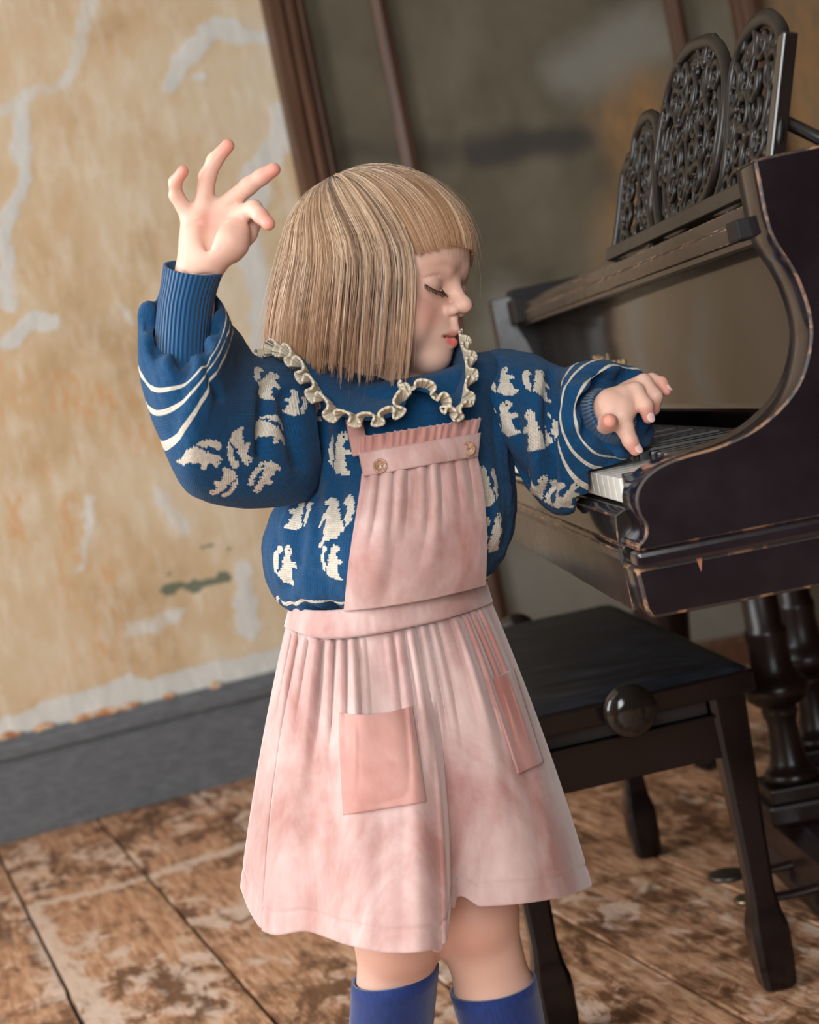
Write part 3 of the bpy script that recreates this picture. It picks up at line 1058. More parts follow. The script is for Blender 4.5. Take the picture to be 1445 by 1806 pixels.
ztop = 0.625
c1 = P(1400, 1385, 2.43); c2 = P(1452, 1340, 2.60)
for c, r_ in ((c1, .031), (c2, .031)):
    ob = capped('column', column(c, 0.165, ztop, r_), LYRE, lyre)
    bmc = bmesh.new()
    cc = np.array([c[0], c[1], 0])
    frame_box(bmc, cc, TX, TY, UPZ, (-.047, -.047, .142), (.047, .047, .166), 0.004)
    frame_box(bmc, cc, TX, TY, UPZ, (-.056, -.056, .112), (.056, .056, .144), 0.006)
    bm_to('column_plinth', bmc, LYRE, lyre)
    bmc = bmesh.new()
    frame_box(bmc, cc, TX, TY, UPZ, (-.04, -.04, ztop - 0.03), (.04, .04, ztop - 0.004), 0.004)
    bm_to('capital', bmc, LYRE, lyre)
cr = P(1372, 1562, 2.43)
fc = PL(1372, 1560, (0, 0, 0.0), UPZ)
basep = [(0.0, 0.012), (0.0, 0.03), (0.012, 0.04), (0.012, 0.075), (0.004, 0.085), (0.004, 0.098), (0.02, 0.106), (0.03, 0.112), (0.28, 0.112), (0.28, 0.012)]
bx = extrude_profile('lyre_base', basep, np.array([fc[0], fc[1], 0]), TX, UPZ, TY, 0.46, LYRE, lyre, start=-0.26, bev=0.002)
for dx, dy in ((.03, -.24), (.22, -.24), (.03, .15), (.22, .15)):
    bm = bmesh.new()
    frame_box(bm, np.array([fc[0], fc[1], 0]), TX, TY, UPZ, (dx, dy, 0), (dx + .03, dy + .03, .014))
    bm_to('lyre_foot', bm, LYRE, lyre)
BRASS = Mat('pedal_brass', srgb(120, 106, 82), 0.32, Metallic=0.85)
PEDM = Mat('pedal_iron', srgb(74, 66, 58), 0.35, Metallic=0.7)
for px, py, rx in ((1284, 1545, .026), (1322, 1588, .019)):
    q = PL(px, py, (0, 0, 0.045), UPZ)
    G = lathe_rings([(.2 * rx, -.004), (.8 * rx, -.004), (rx, -.001), (rx, .003), (.85 * rx, .006), (.2 * rx, .0075)], q, TX * 1.15, TY, UPZ, 24)
    pd = capped('pedal', G, PEDM.m if rx > .02 else BRASS.m, lyre)
    sp = Soup()
    e = np.array([fc[0] + 0.03, 0, 0]) ; tt = (fc[0] + 0.05 - q[0]) / PB[0]
    pts = np.array([q + PB * rx * 0.6, q + PB * tt * 0.5 - UPZ * 0.002, q + PB * tt + UPZ * 0.004])
    sp.tube(cat_spline(pts, 12), 0.010, 10, 0.6, UPZ)
    sp.build('pedal_arm', LYRE, pd)


# --- legs with castors
def piano_leg(x, y):
    lg = capped('leg', lathe_rings([(r_, z_) for r_, z_ in ((.03, .075), (.045, .078), (.05, .10), (.038, .125), (.034, .16), (.05, .30), (.062, .40), (.06, .44), (.045, .46), (.07, .48), (.075, .52), (.05, .54), (.06, .56), (.065, .624))],
                                   np.array([x, y, 0]), TX, TY, UPZ, 24), LYRE, piano)
    bmc = bmesh.new()
    frame_box(bmc, np.array([x, y, 0]), TX, TY, UPZ, (-.03, -.02, .045), (.03, .02, .078), 0.004)
    bm_to('castor_fork', bmc, LYRE, lg)
    o = np.array([x + .03, y, 0.0285])
    G = lathe_rings([(.012, -.013), (.026, -.013), (.0285, -.009), (.0285, .009), (.026, .013), (.012, .013)], o, TX, UPZ, TY, 20)
    capped('castor_wheel', G, BLACK, lg)


piano_leg(*(PL(1238, 1358, (0, 0, 0.0), UPZ)[:2] - np.array([0.02, 0])))
q = K + PB * 0.45 + PA * 0.10
piano_leg(q[0], q[1])
q = K + PB * 1.45 + PA * 0.75
piano_leg(q[0], q[1])

# ================================================================== PIANO STOOL
sang = math.radians(6.0)
SX = np.array([math.cos(sang), math.sin(sang), 0]); SY = np.array([-math.sin(sang), math.cos(sang), 0])
NR = PL(1372, 1738, (0, 0, 0.0), UPZ)
SW, SD = 0.288, 0.640
S0 = NR - SX * SW
stool = tag(empty('piano_stool', tuple(S0 + SX * SW / 2 + SY * SD / 2)), 'dark wooden piano stool with worn black leather seat and round side knob', 'stool')
STOOLW = lacquer('stool_wood', srgb(20, 12, 12), 0.13, 0.10, spec=0.38)
LEA = Mat('stool_leather', rough=0.5)
_n = LEA.noise(LEA.coord('Object', (3, 9, 3)), 3, 6, 0.65)
LEA.set('Base Color', LEA.ramp(_n, [(0.35, srgb(14, 14, 17)), (0.6, srgb(24, 26, 33)), (0.8, srgb(52, 58, 72))]))
LEA.set('Roughness', LEA.ramp(_n, [(0.3, bw(0.38)), (0.7, bw(0.62))]))
LEA.bump(LEA.noise(LEA.coord(), 160, 3), 0.12, 0.001)
ZS = 0.430
oS = np.array([S0[0], S0[1], 0])


def leg_rings(x, y, ztop):
    prof = [(0.0, .017), (.004, .021), (.03, .0235), (.07, .0245), (.085, .024), (.105, .019), (.13, .0165), (.20, .0175), (.30, .021), (ztop, .0235)]
    G = []
    zz = np.array([p_[0] for p_ in prof]); rr = np.array([p_[1] for p_ in prof])
    for z_, r_ in zip(zz, rr):
        ring = []
        c = 0.30
        for u, v in ((-1 + c, -1), (1 - c, -1), (1, -1 + c), (1, 1 - c), (1 - c, 1), (-1 + c, 1), (-1, 1 - c), (-1, -1 + c)):
            ring.append(oS + SX * (x + u * r_) + SY * (y + v * r_) + UPZ * z_)
        G.append(ring)
    return np.array(G)


for x, y in ((0, 0), (SW, 0), (0, SD), (SW, SD)):
    ob = capped('leg', leg_rings(x, y, ZS - 0.042), STOOLW, stool, True)
    ob.data.set_sharp_from_angle(angle=0.5)


def sbox(name, lo, hi, mat, bev=0.002, parent=stool):
    bm = bmesh.new()
    frame_box(bm, oS, SX, SY, UPZ, lo, hi, bev)
    return bm_to(name, bm, mat, parent)


e = 0.035
zr = ZS - 0.040
# cushion lid: slightly domed top with rolled edges
n1_, n2_ = 30, 46
uu = np.linspace(-1, 1, n1_); vv = np.linspace(-1, 1, n2_)
Uq, Vq = np.meshgrid(uu, vv)
edge = np.minimum(1 - np.abs(Uq), (1 - np.abs(Vq)) * SD / SW)
rise = 0.010 * np.clip(edge / 0.12, 0, 1) ** 0.5 + 0.006 * (1 - Uq**2) * (1 - Vq**2) + 0.0015 * (fbm(Uq * 4, Vq * 7, seed=4) - .47)
cx, cy = SW / 2, SD / 2
top = oS + SX * (cx + Uq[..., None] * (SW / 2 + e - .002)) + SY * (cy + Vq[..., None] * (SD / 2 + e - .002)) + UPZ * (ZS - 0.012 + rise)[..., None]
link('seat_cushion', grid_mesh('seat_cushion', top), LEA.m, stool)
sbox('seat_frame', (-e, -e, zr), (SW + e, SD + e, ZS - 0.011), STOOLW, 0.004)
za, zb = ZS - 0.118, ZS - 0.062
for nm, lo, hi in (('apron', (.02, -.017, za), (SW - .02, .010, zb)), ('apron', (.02, SD - .010, za), (SW - .02, SD + .017, zb)),
                   ('apron', (-.017, .02, za), (.010, SD - .02, zb)), ('apron', (SW - .010, .02, za), (SW + .017, SD - .02, zb))):
    sbox(nm, lo, hi, STOOLW)
sbox('slide_rail', (.02, -.020, zb - 0.004), (SW - .02, .012, zb), STOOLW, 0.001)
sbox('screw_box', (.025, -.006, zb), (SW - .025, SD + .006, zr), lacquer('stool_inner', srgb(26, 18, 17), 0.4, 0.2), 0.001)
for yy, sg in ((-.017, -1), (SD + .017, 1)):
    kq = PL(1113, 1254, oS - SY * 0.06, SY)
    ko = oS + SX * ((kq - oS) @ SX) + UPZ * kq[2] + SY * yy
    R_ = 0.033
    prof = [(.25, 0), (.30, .004), (.26, .012), (.30, .020), (.62, .024), (.9, .030), (1.0, .037), (1.0, .043), (.93, .050), (.86, .051), (.80, .0535), (.45, .0565), (.05, .0575)]
    capped('knob', lathe_rings([(p_ * R_, h) for p_, h in prof], ko, SX, UPZ, SY * sg, 32), GLOSS, stool)
# ================================================================== PERSON : body
class Field:
    """signed-distance sculpting: soft unions of capsules and ellipsoids, meshed by surface nets"""
    def __init__(self):
        self.p = []

    def cap(self, a, b, ra, rb, k=0.006, sub=False):
        a, b = np.asarray(a, float), np.asarray(b, float)
        self.p.append(('c', a, b, ra, rb, k, sub, (a + b) / 2, np.linalg.norm(b - a) / 2 + max(ra, rb)))

    def chain(self, pts, rad, k=0.006):
        for i in range(len(pts) - 1):
            self.cap(pts[i], pts[i + 1], rad[i], rad[i + 1], k)

    def ell(self, c, M, r, k=0.006, sub=False):
        """M rows are the ellipsoid axes"""
        self.p.append(('e', np.asarray(c, float), np.asarray(M, float), np.asarray(r, float), None, k, sub, np.asarray(c, float), max(r)))

    def ev(self, X, prims=None):
        D = np.full(len(X), 1.0)
        for q in (self.p if prims is None else prims):
            if q[0] == 'c':
                _, a, b, ra, rb, k, sub, _, _ = q
                ab = b - a
                t = np.clip(((X - a) @ ab) / (ab @ ab + 1e-12), 0, 1)
                d = np.linalg.norm(X - a - t[:, None] * ab, axis=1) - (ra + (rb - ra) * t)
            else:
                _, c, M, r, _, k, sub, _, _ = q
                L = (X - c) @ M.T
                k0 = np.linalg.norm(L / r, axis=1)
                k1 = np.linalg.norm(L / (r * r), axis=1) + 1e-9
                d = k0 * (k0 - 1.0) / k1
            if sub:
                h = np.clip(0.5 - 0.5 * (D + d) / k, 0, 1)
                D = D * (1 - h) - d * h + k * h * (1 - h)
            else:
                h = np.clip(0.5 + 0.5 * (D - d) / k, 0, 1)
                D = D * (1 - h) + d * h - k * h * (1 - h)
        return D

    def mesh(self, lo, hi, h, B=20):
        lo = np.asarray(lo, float)
        nb = np.ceil((np.asarray(hi) - lo) / (h * B)).astype(int)
        bi = np.stack(np.meshgrid(*[np.arange(n) for n in nb], indexing='ij'), -1).reshape(-1, 3)
        cen = lo + (bi + 0.5) * B * h
        dc = self.ev(cen)
        rad = B * h * 0.87
        bi = bi[np.abs(dc) < rad * 1.45 + 0.012]
        N = nb * B + 4
        g = np.stack(np.meshgrid(*[np.arange(B + 2)] * 3, indexing='ij'), -1).reshape(-1, 3)
        m = B + 2
        ids, pos, quads = [], [], []

        def lin(c):
            return (c[..., 0] * N[1] + c[..., 1]) * N[2] + c[..., 2]
        for b in bi:
            o = b * B
            X = lo + (g + o) * h
            c0 = lo + (o + (B + 1) / 2) * h
            pr = [q for q in self.p if np.linalg.norm(q[7] - c0) < q[8] + (B + 2) * h * 0.9 + q[5] * 2 + 0.004]
            if not pr: continue
            D = self.ev(X, pr).reshape(m, m, m)
            if D.min() > 0 or D.max() < 0: continue
            ins = D < 0
            # cells
            s = sum(ins[i:m - 1 + i, j:m - 1 + j, k:m - 1 + k].astype(int) for i in (0, 1) for j in (0, 1) for k in (0, 1))
            act = np.argwhere((s > 0) & (s < 8))
            if len(act) == 0: continue
            acc = np.zeros((len(act), 3)); cnt = np.zeros(len(act))
            cor = np.array([(i, j, k) for i in (0, 1) for j in (0, 1) for k in (0, 1)])
            vals = D[act[:, 0, None] + cor[:, 0], act[:, 1, None] + cor[:, 1], act[:, 2, None] + cor[:, 2]]
            for p_ in range(8):
                for q_ in range(p_ + 1, 8):
                    if np.abs(cor[p_] - cor[q_]).sum() != 1: continue
                    va, vb = vals[:, p_], vals[:, q_]
                    cr = (va < 0) != (vb < 0)
                    t = np.where(cr, va / (va - vb + 1e-15), 0)
                    acc += np.where(cr[:, None], cor[p_] + t[:, None] * (cor[q_] - cor[p_]), 0)
                    cnt += cr
            pos.append(lo + (act + o + acc / cnt[:, None]) * h)
            ids.append(lin(act + o))
            # quads around sign-changing edges (owned by this block)
            for ax in range(3):
                e0 = [slice(1, m - 1)] * 3
                e1 = list(e0)
                e0[ax] = slice(0, m - 2); e1[ax] = slice(1, m - 1)
                a_, b_ = ins[tuple(e0)], ins[tuple(e1)]
                ch = np.argwhere(a_ != b_)
                if len(ch) == 0: continue
                off = np.array([1, 1, 1]); off[ax] = 0
                e = ch + off
                keep = np.all((e >= (1 if False else 0)) & (e <= B), axis=1)
                e = e[keep]; fl = a_[tuple(ch[keep].T)]
                u, v = [(1, 2), (2, 0), (0, 1)][ax]
                du = np.zeros(3, int); dv = np.zeros(3, int); du[u] = 1; dv[v] = 1
                # ownership: edge's transverse coordinates in 1..B, axial in 0..B-1
                own = (e[:, u] >= 1) & (e[:, u] <= B) & (e[:, v] >= 1) & (e[:, v] <= B) & (e[:, ax] <= B - 1)
                e, fl = e[own], fl[own]
                q4 = np.stack([lin(e + o - du - dv), lin(e + o - dv), lin(e + o), lin(e + o - du)], -1)
                q4[~fl] = q4[~fl][:, ::-1]
                quads.append(q4)
        ids = np.concatenate(ids); pos = np.concatenate(pos); quads = np.concatenate(quads)
        uq, ix = np.unique(ids, return_index=True)
        V = pos[ix]
        Fq = np.searchsorted(uq, quads)
        ok = (Fq < len(uq)).all(1)
        Fq = Fq[ok]
        return V, Fq


# head frame: she looks to the right and down, her right cheek towards us
HA = math.radians(28.0)
HP = math.radians(6.0)
CB = -FW
_hx = math.cos(HA) * RT + math.sin(HA) * CB
HZ = math.cos(HP) * UP + math.sin(HP) * _hx
HX = math.cos(HP) * _hx - math.sin(HP) * UP
HY = np.cross(HZ, HX)
HO = P(676, 498, 1.600)
HM = np.stack([HX, HY, HZ])


def H(x, y, z):
    """head-local millimetres to world"""
    return HO + (x * HX + y * HY + z * HZ) * 0.001


def Hl(q):
    return (np.asarray(q) - HO) @ HM.T * 1000.0


body = Field()


def hell(c, r, k=8, sub=False):
    body.ell(H(*c), HM, np.array(r) * 0.001, k * 0.001, sub)


def hcap(a, b, ra, rb, k=5, sub=False):
    body.cap(H(*a), H(*b), ra * 0.001, rb * 0.001, k * 0.001, sub)


# ---- torso, arms and legs (mostly under the clothes)
NECK = P(735, 690, 1.635); CHEST = P(715, 800, 1.635); PELV = P(690, 1090, 1.635)
SHR = P(575, 705, 1.615); ELR = P(330, 776, 1.495); WRR = P(345, 492, 1.462)
SHL = P(860, 690, 1.640); ELL = P(968, 815, 1.630); WRL = P(1064, 731, 1.545)
body.cap(NECK, CHEST, .040, .068, .02)
body.cap(CHEST, PELV, .070, .078, .03)
body.cap(SHR, SHL, .036, .036, .03)
body.chain([SHR, ELR, WRR], [.034, .0195, .0180], .012)
body.chain([SHL, ELL, WRL], [.034, .026, .0190], .012)
HIPR = P(655, 1170, 1.640); HIPL = P(765, 1160, 1.640)
KNR = P(703, 1640, 1.600); KNL = P(835, 1600, 1.615)
ANR = PL(640, 2120, (0, 0, 0.045), UPZ) ; ANL = PL(925, 2130, (0, 0, 0.045), UPZ)
ANR = np.array([ANR[0], KNR[1] + 0.05, 0.05]); ANR[0] = KNR[0] - 0.075
ANL = np.array([KNL[0] + 0.012, KNL[1] + 0.01, 0.05])
for hp, kn, an, fw in ((HIPR, KNR, ANR, np.array([.03, -1, 0])), (HIPL, KNL, ANL, np.array([.35, -1, 0]))):
    body.chain([hp, kn], [.062, .041], .02)
    calf = kn * 0.62 + an * 0.38 + np.array([0, .012, 0])
    body.chain([kn, calf, an], [.0385, .0375, .024], .02)
    fw = nrm(fw)
    toe = np.array([an[0], an[1], .022]) + fw * .085
    body.chain([an - fw * .02 - UPZ * .022, toe], [.024, .019], .015)
    body.ell(kn + np.array([0, -.022, -.004]), np.eye(3), [.024, .022, .026], .02)

# ---- head
hcap((-18, 0, -50), (-22, 0, -88), 36, 36, 14)
body.cap(H(-20, 0, -70), NECK, .036, .040, .016)
hell((-8, 0, 27), (88, 71, 74), 10)
hell((36, 0, 28), (44, 55, 46), 18)
hell((26, 0, -30), (50, 54, 54), 18)
hell((60, 0, -68), (20, 22, 18), 14)
for s in (-1, 1):
    hell((46, s * 33, -38), (27, 25, 27), 14)
    hell((-6, s * 69, -8), (13, 6, 20), 4)
hell((66, 0, -46), (17, 23, 17), 12)
for s in (-1, 1):
    hell((87, s * 30, 2.5), (12.5, 14, 8), 15, True)          # eye sockets
    hell((58.5, s * 28, -2), (17.5, 16.5, 13.5), 5)       # eyeballs under lowered lids
    hcap((74, s * 16, 14), (60, s * 43, 12), 5.0, 4, 16)   # brow
hcap((74, 0, 6), (87.5, 0, -15), 5.5, 6.5, 9)               # nose bridge
hell((90.5, 0, -18.5), (8.4, 8.0, 7.6), 6)                # tip
for s in (-1, 1):
    hell((82, s * 8.2, -24), (7.2, 5.2, 5.6), 4)          # wings
    hell((86, s * 4.2, -29.0), (3.2, 2.2, 2.4), 1.5, True)  # nostrils
hcap((82.5, 0, -31), (83.5, 0, -39), 3.0, 3.2, 5)         # philtrum
for s in (-1, 1):
    hcap((84.0, 0, -42.5), (76, s * 15, -48), 3.6, 2.2, 3.5)   # upper lip
    hcap((82.0, 0, -54.5), (75, s * 13, -51.5), 4.4, 2.4, 3.5)  # lower lip
    hcap((90, 0, -48.6), (77, s * 15.0, -49.8), 2.3, 1.1, 2.0, True)  # parted mouth
    # crease above the lid, fold under the eye
    arc = [(70.0, s * 17, 2.5), (75.0, s * 24, 6.0), (74.0, s * 34, 5.2), (66.5, s * 42.5, 0.5)]
    for a_, b_ in zip(arc[1:-1], arc[2:]): hcap(a_, b_, 0.8, 0.8, 2.5, True)
    arc = [(71.5, s * 14.5, -4.5), (76.2, s * 23, -7.6), (74.5, s * 33, -7.4), (67.0, s * 42.0, -4.0)]
    for a_, b_ in zip(arc[:-1], arc[1:]): hcap(a_, b_, 1.0, 0.9, 2.0, True)

# ---- raised right hand, palm to the viewer
def F_(pts, rad, k=0.0035):
    body.chain([P(*q) for q in pts], rad, k)


body.ell(P(366, 425, 1.462), np.stack([RT, UP, CB]), [.0225, .033, .0125], .008)
F_([(349, 478, 1.463), (352, 440, 1.462), (340, 385, 1.462)], [.0165, .0150, .0100], .010)
F_([(352, 470, 1.462), (375, 410, 1.463), (398, 368, 1.463)], [.0150, .0135, .0105], .010)
F_([(352, 470, 1.460), (366, 400, 1.462), (366, 366, 1.462)], [.0150, .0120, .0100], .010)
F_([(372, 458, 1.452), (408, 425, 1.448), (420, 405, 1.450)], [.0145, .0150, .0100], .009)   # ball of the thumb
F_([(408, 440, 1.456), (436, 412, 1.463), (449, 393, 1.470)], [.0120, .0088, .0072])          # thumb
F_([(333, 380, 1.461), (311, 345, 1.455), (309, 322, 1.447), (323, 302, 1.438)], [.0080, .0062, .0056, .0052])   # little
F_([(358, 372, 1.461), (366, 312, 1.452), (379, 283, 1.450), (402, 257, 1.446)], [.0092, .0074, .0068, .0060])   # ring
F_([(392, 368, 1.461), (440, 327, 1.450), (462, 312, 1.447), (483, 299, 1.443)], [.0094, .0077, .0070, .0062])   # middle
F_([(408, 385, 1.460), (448, 368, 1.444), (459, 380, 1.436), (474, 395, 1.430)], [.0090, .0074, .0067, .0060])   # fore
# hollow of the palm
body.ell(P(372, 408, 1.447), np.stack([RT, UP, CB]), [.006, .016, .0045], .012, True)
body.cap(P(371, 445, 1.4440), P(371, 415, 1.4445), .0014, .0012, .007, True)
body.cap(P(322, 398, 1.4490), P(352, 392, 1.4480), .0008, .0008, .004, True)
body.cap(P(380, 390, 1.4470), P(420, 402, 1.4440), .0010, .0008, .004, True)
body.cap(P(325, 483, 1.4460), P(380, 487, 1.4440), .0010, .0010, .004, True)

# ---- left hand over the keys
F_([(1062, 731, 1.545), (1080, 722, 1.535), (1100, 722, 1.530)], [.0185, .0175, .0130], .008)
F_([(1066, 720, 1.545), (1105, 704, 1.540), (1122, 690, 1.545)], [.0150, .0125, .0085], .008)
F_([(1074, 716, 1.555), (1112, 694, 1.555), (1134, 676, 1.560)], [.0140, .0110, .0080], .008)
F_([(1097, 728, 1.530), (1103, 757, 1.516), (1112, 778, 1.514), (1121, 793, 1.516)], [.0105, .0080, .0070, .0060])     # fore
F_([(1116, 700, 1.540), (1122, 690, 1.536), (1139, 716, 1.524), (1144, 737, 1.526)], [.0095, .0080, .0071, .0058])     # middle
F_([(1126, 682, 1.555), (1136, 674, 1.552), (1156, 700, 1.540), (1154, 722, 1.545)], [.0090, .0078, .0070, .0058])     # ring
F_([(1132, 680, 1.572), (1150, 671, 1.570), (1167, 676, 1.562), (1176, 690, 1.558)], [.0080, .0068, .0060, .0050])     # little
F_([(1058, 742, 1.540), (1070, 748, 1.518), (1076, 745, 1.496), (1076, 743, 1.486)], [.0120, .0088, .0074, .0064])     # thumb
body.cap(P(1098, 752, 1.508), P(1111, 751, 1.508), .0006, .0006, .003, True)

all_p = np.array([q[7] for q in body.p]); all_r = np.array([q[8] for q in body.p])
BLO, BHI = (all_p - all_r[:, None]).min(0) - 0.01, (all_p + all_r[:, None]).max(0) + 0.01
BV, BF = body.mesh(BLO, BHI, 0.0020)
me = mesh_np('person', BV, BF)
# skin tones: blush, lips, fingertips, hair line, brows
L = Hl(BV)
col = np.tile(np.array(srgb(222, 179, 160)[:3]), (len(BV), 1))


def blend(mask, rgb):
    global col
    m_ = np.clip(mask, 0, 1)[:, None]
    col = col * (1 - m_) + np.array(srgb(*rgb)[:3]) * m_


def ball(c, r, pts=L):
    return 1 - sstep(0.25, 1.0, np.linalg.norm((pts - np.array(c)) / np.array(r), axis=1))


for s in (-1, 1):
    blend(0.38 * ball((68, s * 34, -30), (30, 26, 24)), (222, 140, 124))
    arcm = np.minimum.reduce([np.linalg.norm(L - np.array(c), axis=1) for c in cat_spline(np.array([(83, s * 10, 14), (81, s * 20, 17.5), (77, s * 29, 18), (68, s * 39, 14)]), 16)])
    blend(0.35 * (1 - sstep(1.5, 5.5, arcm)), (176, 124, 92))
    blend(0.35 * ball((74, s * 28, 6), (14, 17, 7)), (216, 158, 148))
blend(0.35 * ball((95, 0, -22), (9, 10, 9)), (232, 160, 142))


def seg(pts, r0, r1):
    X = L
    d = np.full(len(X), 1e9)
    for a_, b_ in zip(pts[:-1], pts[1:]):
        a_, b_ = np.array(a_, float), np.array(b_, float)
        t = np.clip((X - a_) @ (b_ - a_) / ((b_ - a_) @ (b_ - a_)), 0, 1)
        d = np.minimum(d, np.linalg.norm(X - a_ - t[:, None] * (b_ - a_), axis=1))
    return 1 - sstep(r0, r1, d)


near_face = (L[:, 0] > 60).astype(float)
blend(near_face * 0.6 * seg([(76, -14.5, -48.5), (86, 0, -43.8), (76, 14.5, -48.5)], 2.2, 4.2), (206, 112, 104))
blend(near_face * 0.95 * seg([(75, -12.5, -51.5), (84.5, 0, -55.0), (75, 12.5, -51.5)], 3.0, 5.2), (208, 92, 90))
blend(near_face * seg([(76, -14, -49.8), (84, 0, -49.4), (76, 14, -49.8)], 1.5, 2.9), (88, 30, 30))
tips = [(323, 302, 1.438), (402, 257, 1.446), (483, 299, 1.443), (474, 395, 1.430), (1121, 793, 1.516), (1144, 737, 1.526), (1154, 722, 1.545), (1176, 690, 1.558), (1076, 743, 1.486)]
for q in tips:
    d = np.linalg.norm(BV - P(*q), axis=1)
    blend(0.60 * (1 - sstep(0.004, 0.020, d)), (222, 128, 112))
d = np.linalg.norm((BV - P(368, 392, 1.452)) / np.array([.02, .02, .012]), axis=1)
blend(0.35 * (1 - sstep(0.3, 1.3, d)), (222, 140, 122))
for kn in (KNR, KNL):
    d = np.linalg.norm(BV - kn - np.array([0, -.03, 0]), axis=1)
    blend(0.2 * (1 - sstep(0.02, 0.06, d)), (222, 146, 126))
onhead = (np.linalg.norm(L / np.array([130, 100, 125]), axis=1) < 1).astype(float)
blend(onhead * ((L[:, 2] > 46) | ((L[:, 0] < 30) & (L[:, 2] > -52))).astype(float) * (L[:, 2] > -60), (150, 112, 78))
# white vest and shorts under the clothes
under = (1 - onhead) * (BV[:, 2] > 0.36) * (BV[:, 2] < NECK[2] - 0.03) * (BV[:, 0] > P(400, 800, 1.5)[0]) * (BV[:, 0] < P(960, 800, 1.6)[0])
blend(under, (226, 224, 220))
set_vcol(me, 'skin', col)
SK = Mat('skin', rough=0.5)
SK.set('Base Color', SK.attr('skin'))
SK.set('Subsurface Weight', 0.18)
SK.set('Subsurface Radius', (0.9, 0.35, 0.2))
SK.set('Subsurface Scale', 0.006)
SK.set('Specular IOR Level', 0.38)
SK.bump(SK.noise(SK.coord(), 900, 2), 0.03, 0.0006)
person = link('person', me, SK.m)
tag(person, 'child with blond bob in blue squirrel sweater and pink pinafore, reaching for the piano keys', 'person')

# ---- lashes
LASH = Mat('eyelash', srgb(66, 46, 36), 0.6)
for s in (-1, 1):
    sp = Soup()
    r_ = random.Random(2)
    base = cat_spline(np.array([(73.5, s * 15, -5.2), (78.0, s * 23, -8.8), (76.2, s * 33, -8.6), (68.5, s * 41.5, -4.4)]), 34)
    sp.tube(np.array([H(*q) for q in base]), 0.00055, 5)
    for i, q in enumerate(base[3:]):
        for k in range(2):
            t_ = i / 30
            out = np.array([1.0 - 0.5 * t_, s * (0.15 + 0.8 * t_), -0.75 + r_.uniform(-.12, .12)])
            ln = r_.uniform(5.5, 8.5)
            q1 = q + out * ln * 0.55 + np.array([0, r_.uniform(-.5, .5), -0.9])
            q2 = q + out * ln + np.array([0, r_.uniform(-.8, .8), 0.6])
            sp.tube(np.array([H(*q), H(*q1), H(*q2)]), np.array([.00026, .0002, .00008]), 4)
    o = sp.build('eyelashes', LASH.m, person)
    o['kind'] = 'stuff'
# ---- finger nails
NAIL = Mat('nail', srgb(238, 196, 188), 0.28)
for tip, prev, nv, w in (((1121, 793, 1.516), (1112, 778, 1.514), -FW * 0.8 + UP * 0.5 + RT * 0.25, .0042), ((1144, 737, 1.526), (1139, 716, 1.524), -FW * 0.9 + RT * 0.4, .0040),
                         ((1176, 690, 1.558), (1167, 676, 1.562), UP * 0.6 + RT * 0.6 - FW * 0.4, .0034)):
    tp, pv = P(*tip), P(*prev)
    ax = nrm(tp - pv)
    n_ = nrm(nv - ax * (nv @ ax))
    sx = np.cross(n_, ax)
    rr = {.0042: .0060, .0040: .0058, .0034: .0050, .0032: .0052}[w]
    c = tp - ax * 0.0005
    uu_, vv_ = np.meshgrid(np.linspace(-1, 1, 9), np.linspace(-1, 1, 9))
    dsk = uu_ * np.sqrt(1 - vv_**2 / 2), vv_ * np.sqrt(1 - uu_**2 / 2)
    ang = dsk[0] * 0.75
    G = c + ax * (dsk[1] * w * 1.15)[..., None] + (rr + 0.0003) * (np.sin(ang)[..., None] * sx + np.cos(ang)[..., None] * n_) 
    nm = grid_mesh('fingernail', G)
    o = link('fingernail', nm, NAIL.m, person)
    md = o.modifiers.new('thick', 'SOLIDIFY'); md.thickness = 0.0007; md.offset = 0
# ================================================================== PERSON : hair
HC = np.array([-7.0, 0.0, 20.5])
HR = np.array([93.0, 82.0, 81.0])
Wv = nrm([-0.52, -0.06, 0.85])
_e2 = np.array([0.0, 1.0, 0.0]); _e2 = nrm(_e2 - Wv * (_e2 @ Wv))
_e1 = np.cross(_e2, Wv)          # towards the forehead


def hair_end(phi):
    """height (mm) where the hair stops, by heading phi (0 = forehead, -pi/2 = side towards us)"""
    w_ = ((phi + np.pi) % (2 * np.pi)) - np.pi
    a = np.abs(w_)
    side = np.interp(a, [0.9, 1.4, 2.2, 3.15], [-87, -91, -83, -75])
    return np.where(in_fringe(phi), 20 + 20 * np.cos(np.minimum(a / FR, 1) * 1.45), side)


FR = 0.80                        # reach of the fringe on our side; it runs further round on the far side


def in_fringe(phi):
    w_ = ((phi + np.pi) % (2 * np.pi)) - np.pi
    return (w_ > -FR) & (w_ < 1.12)



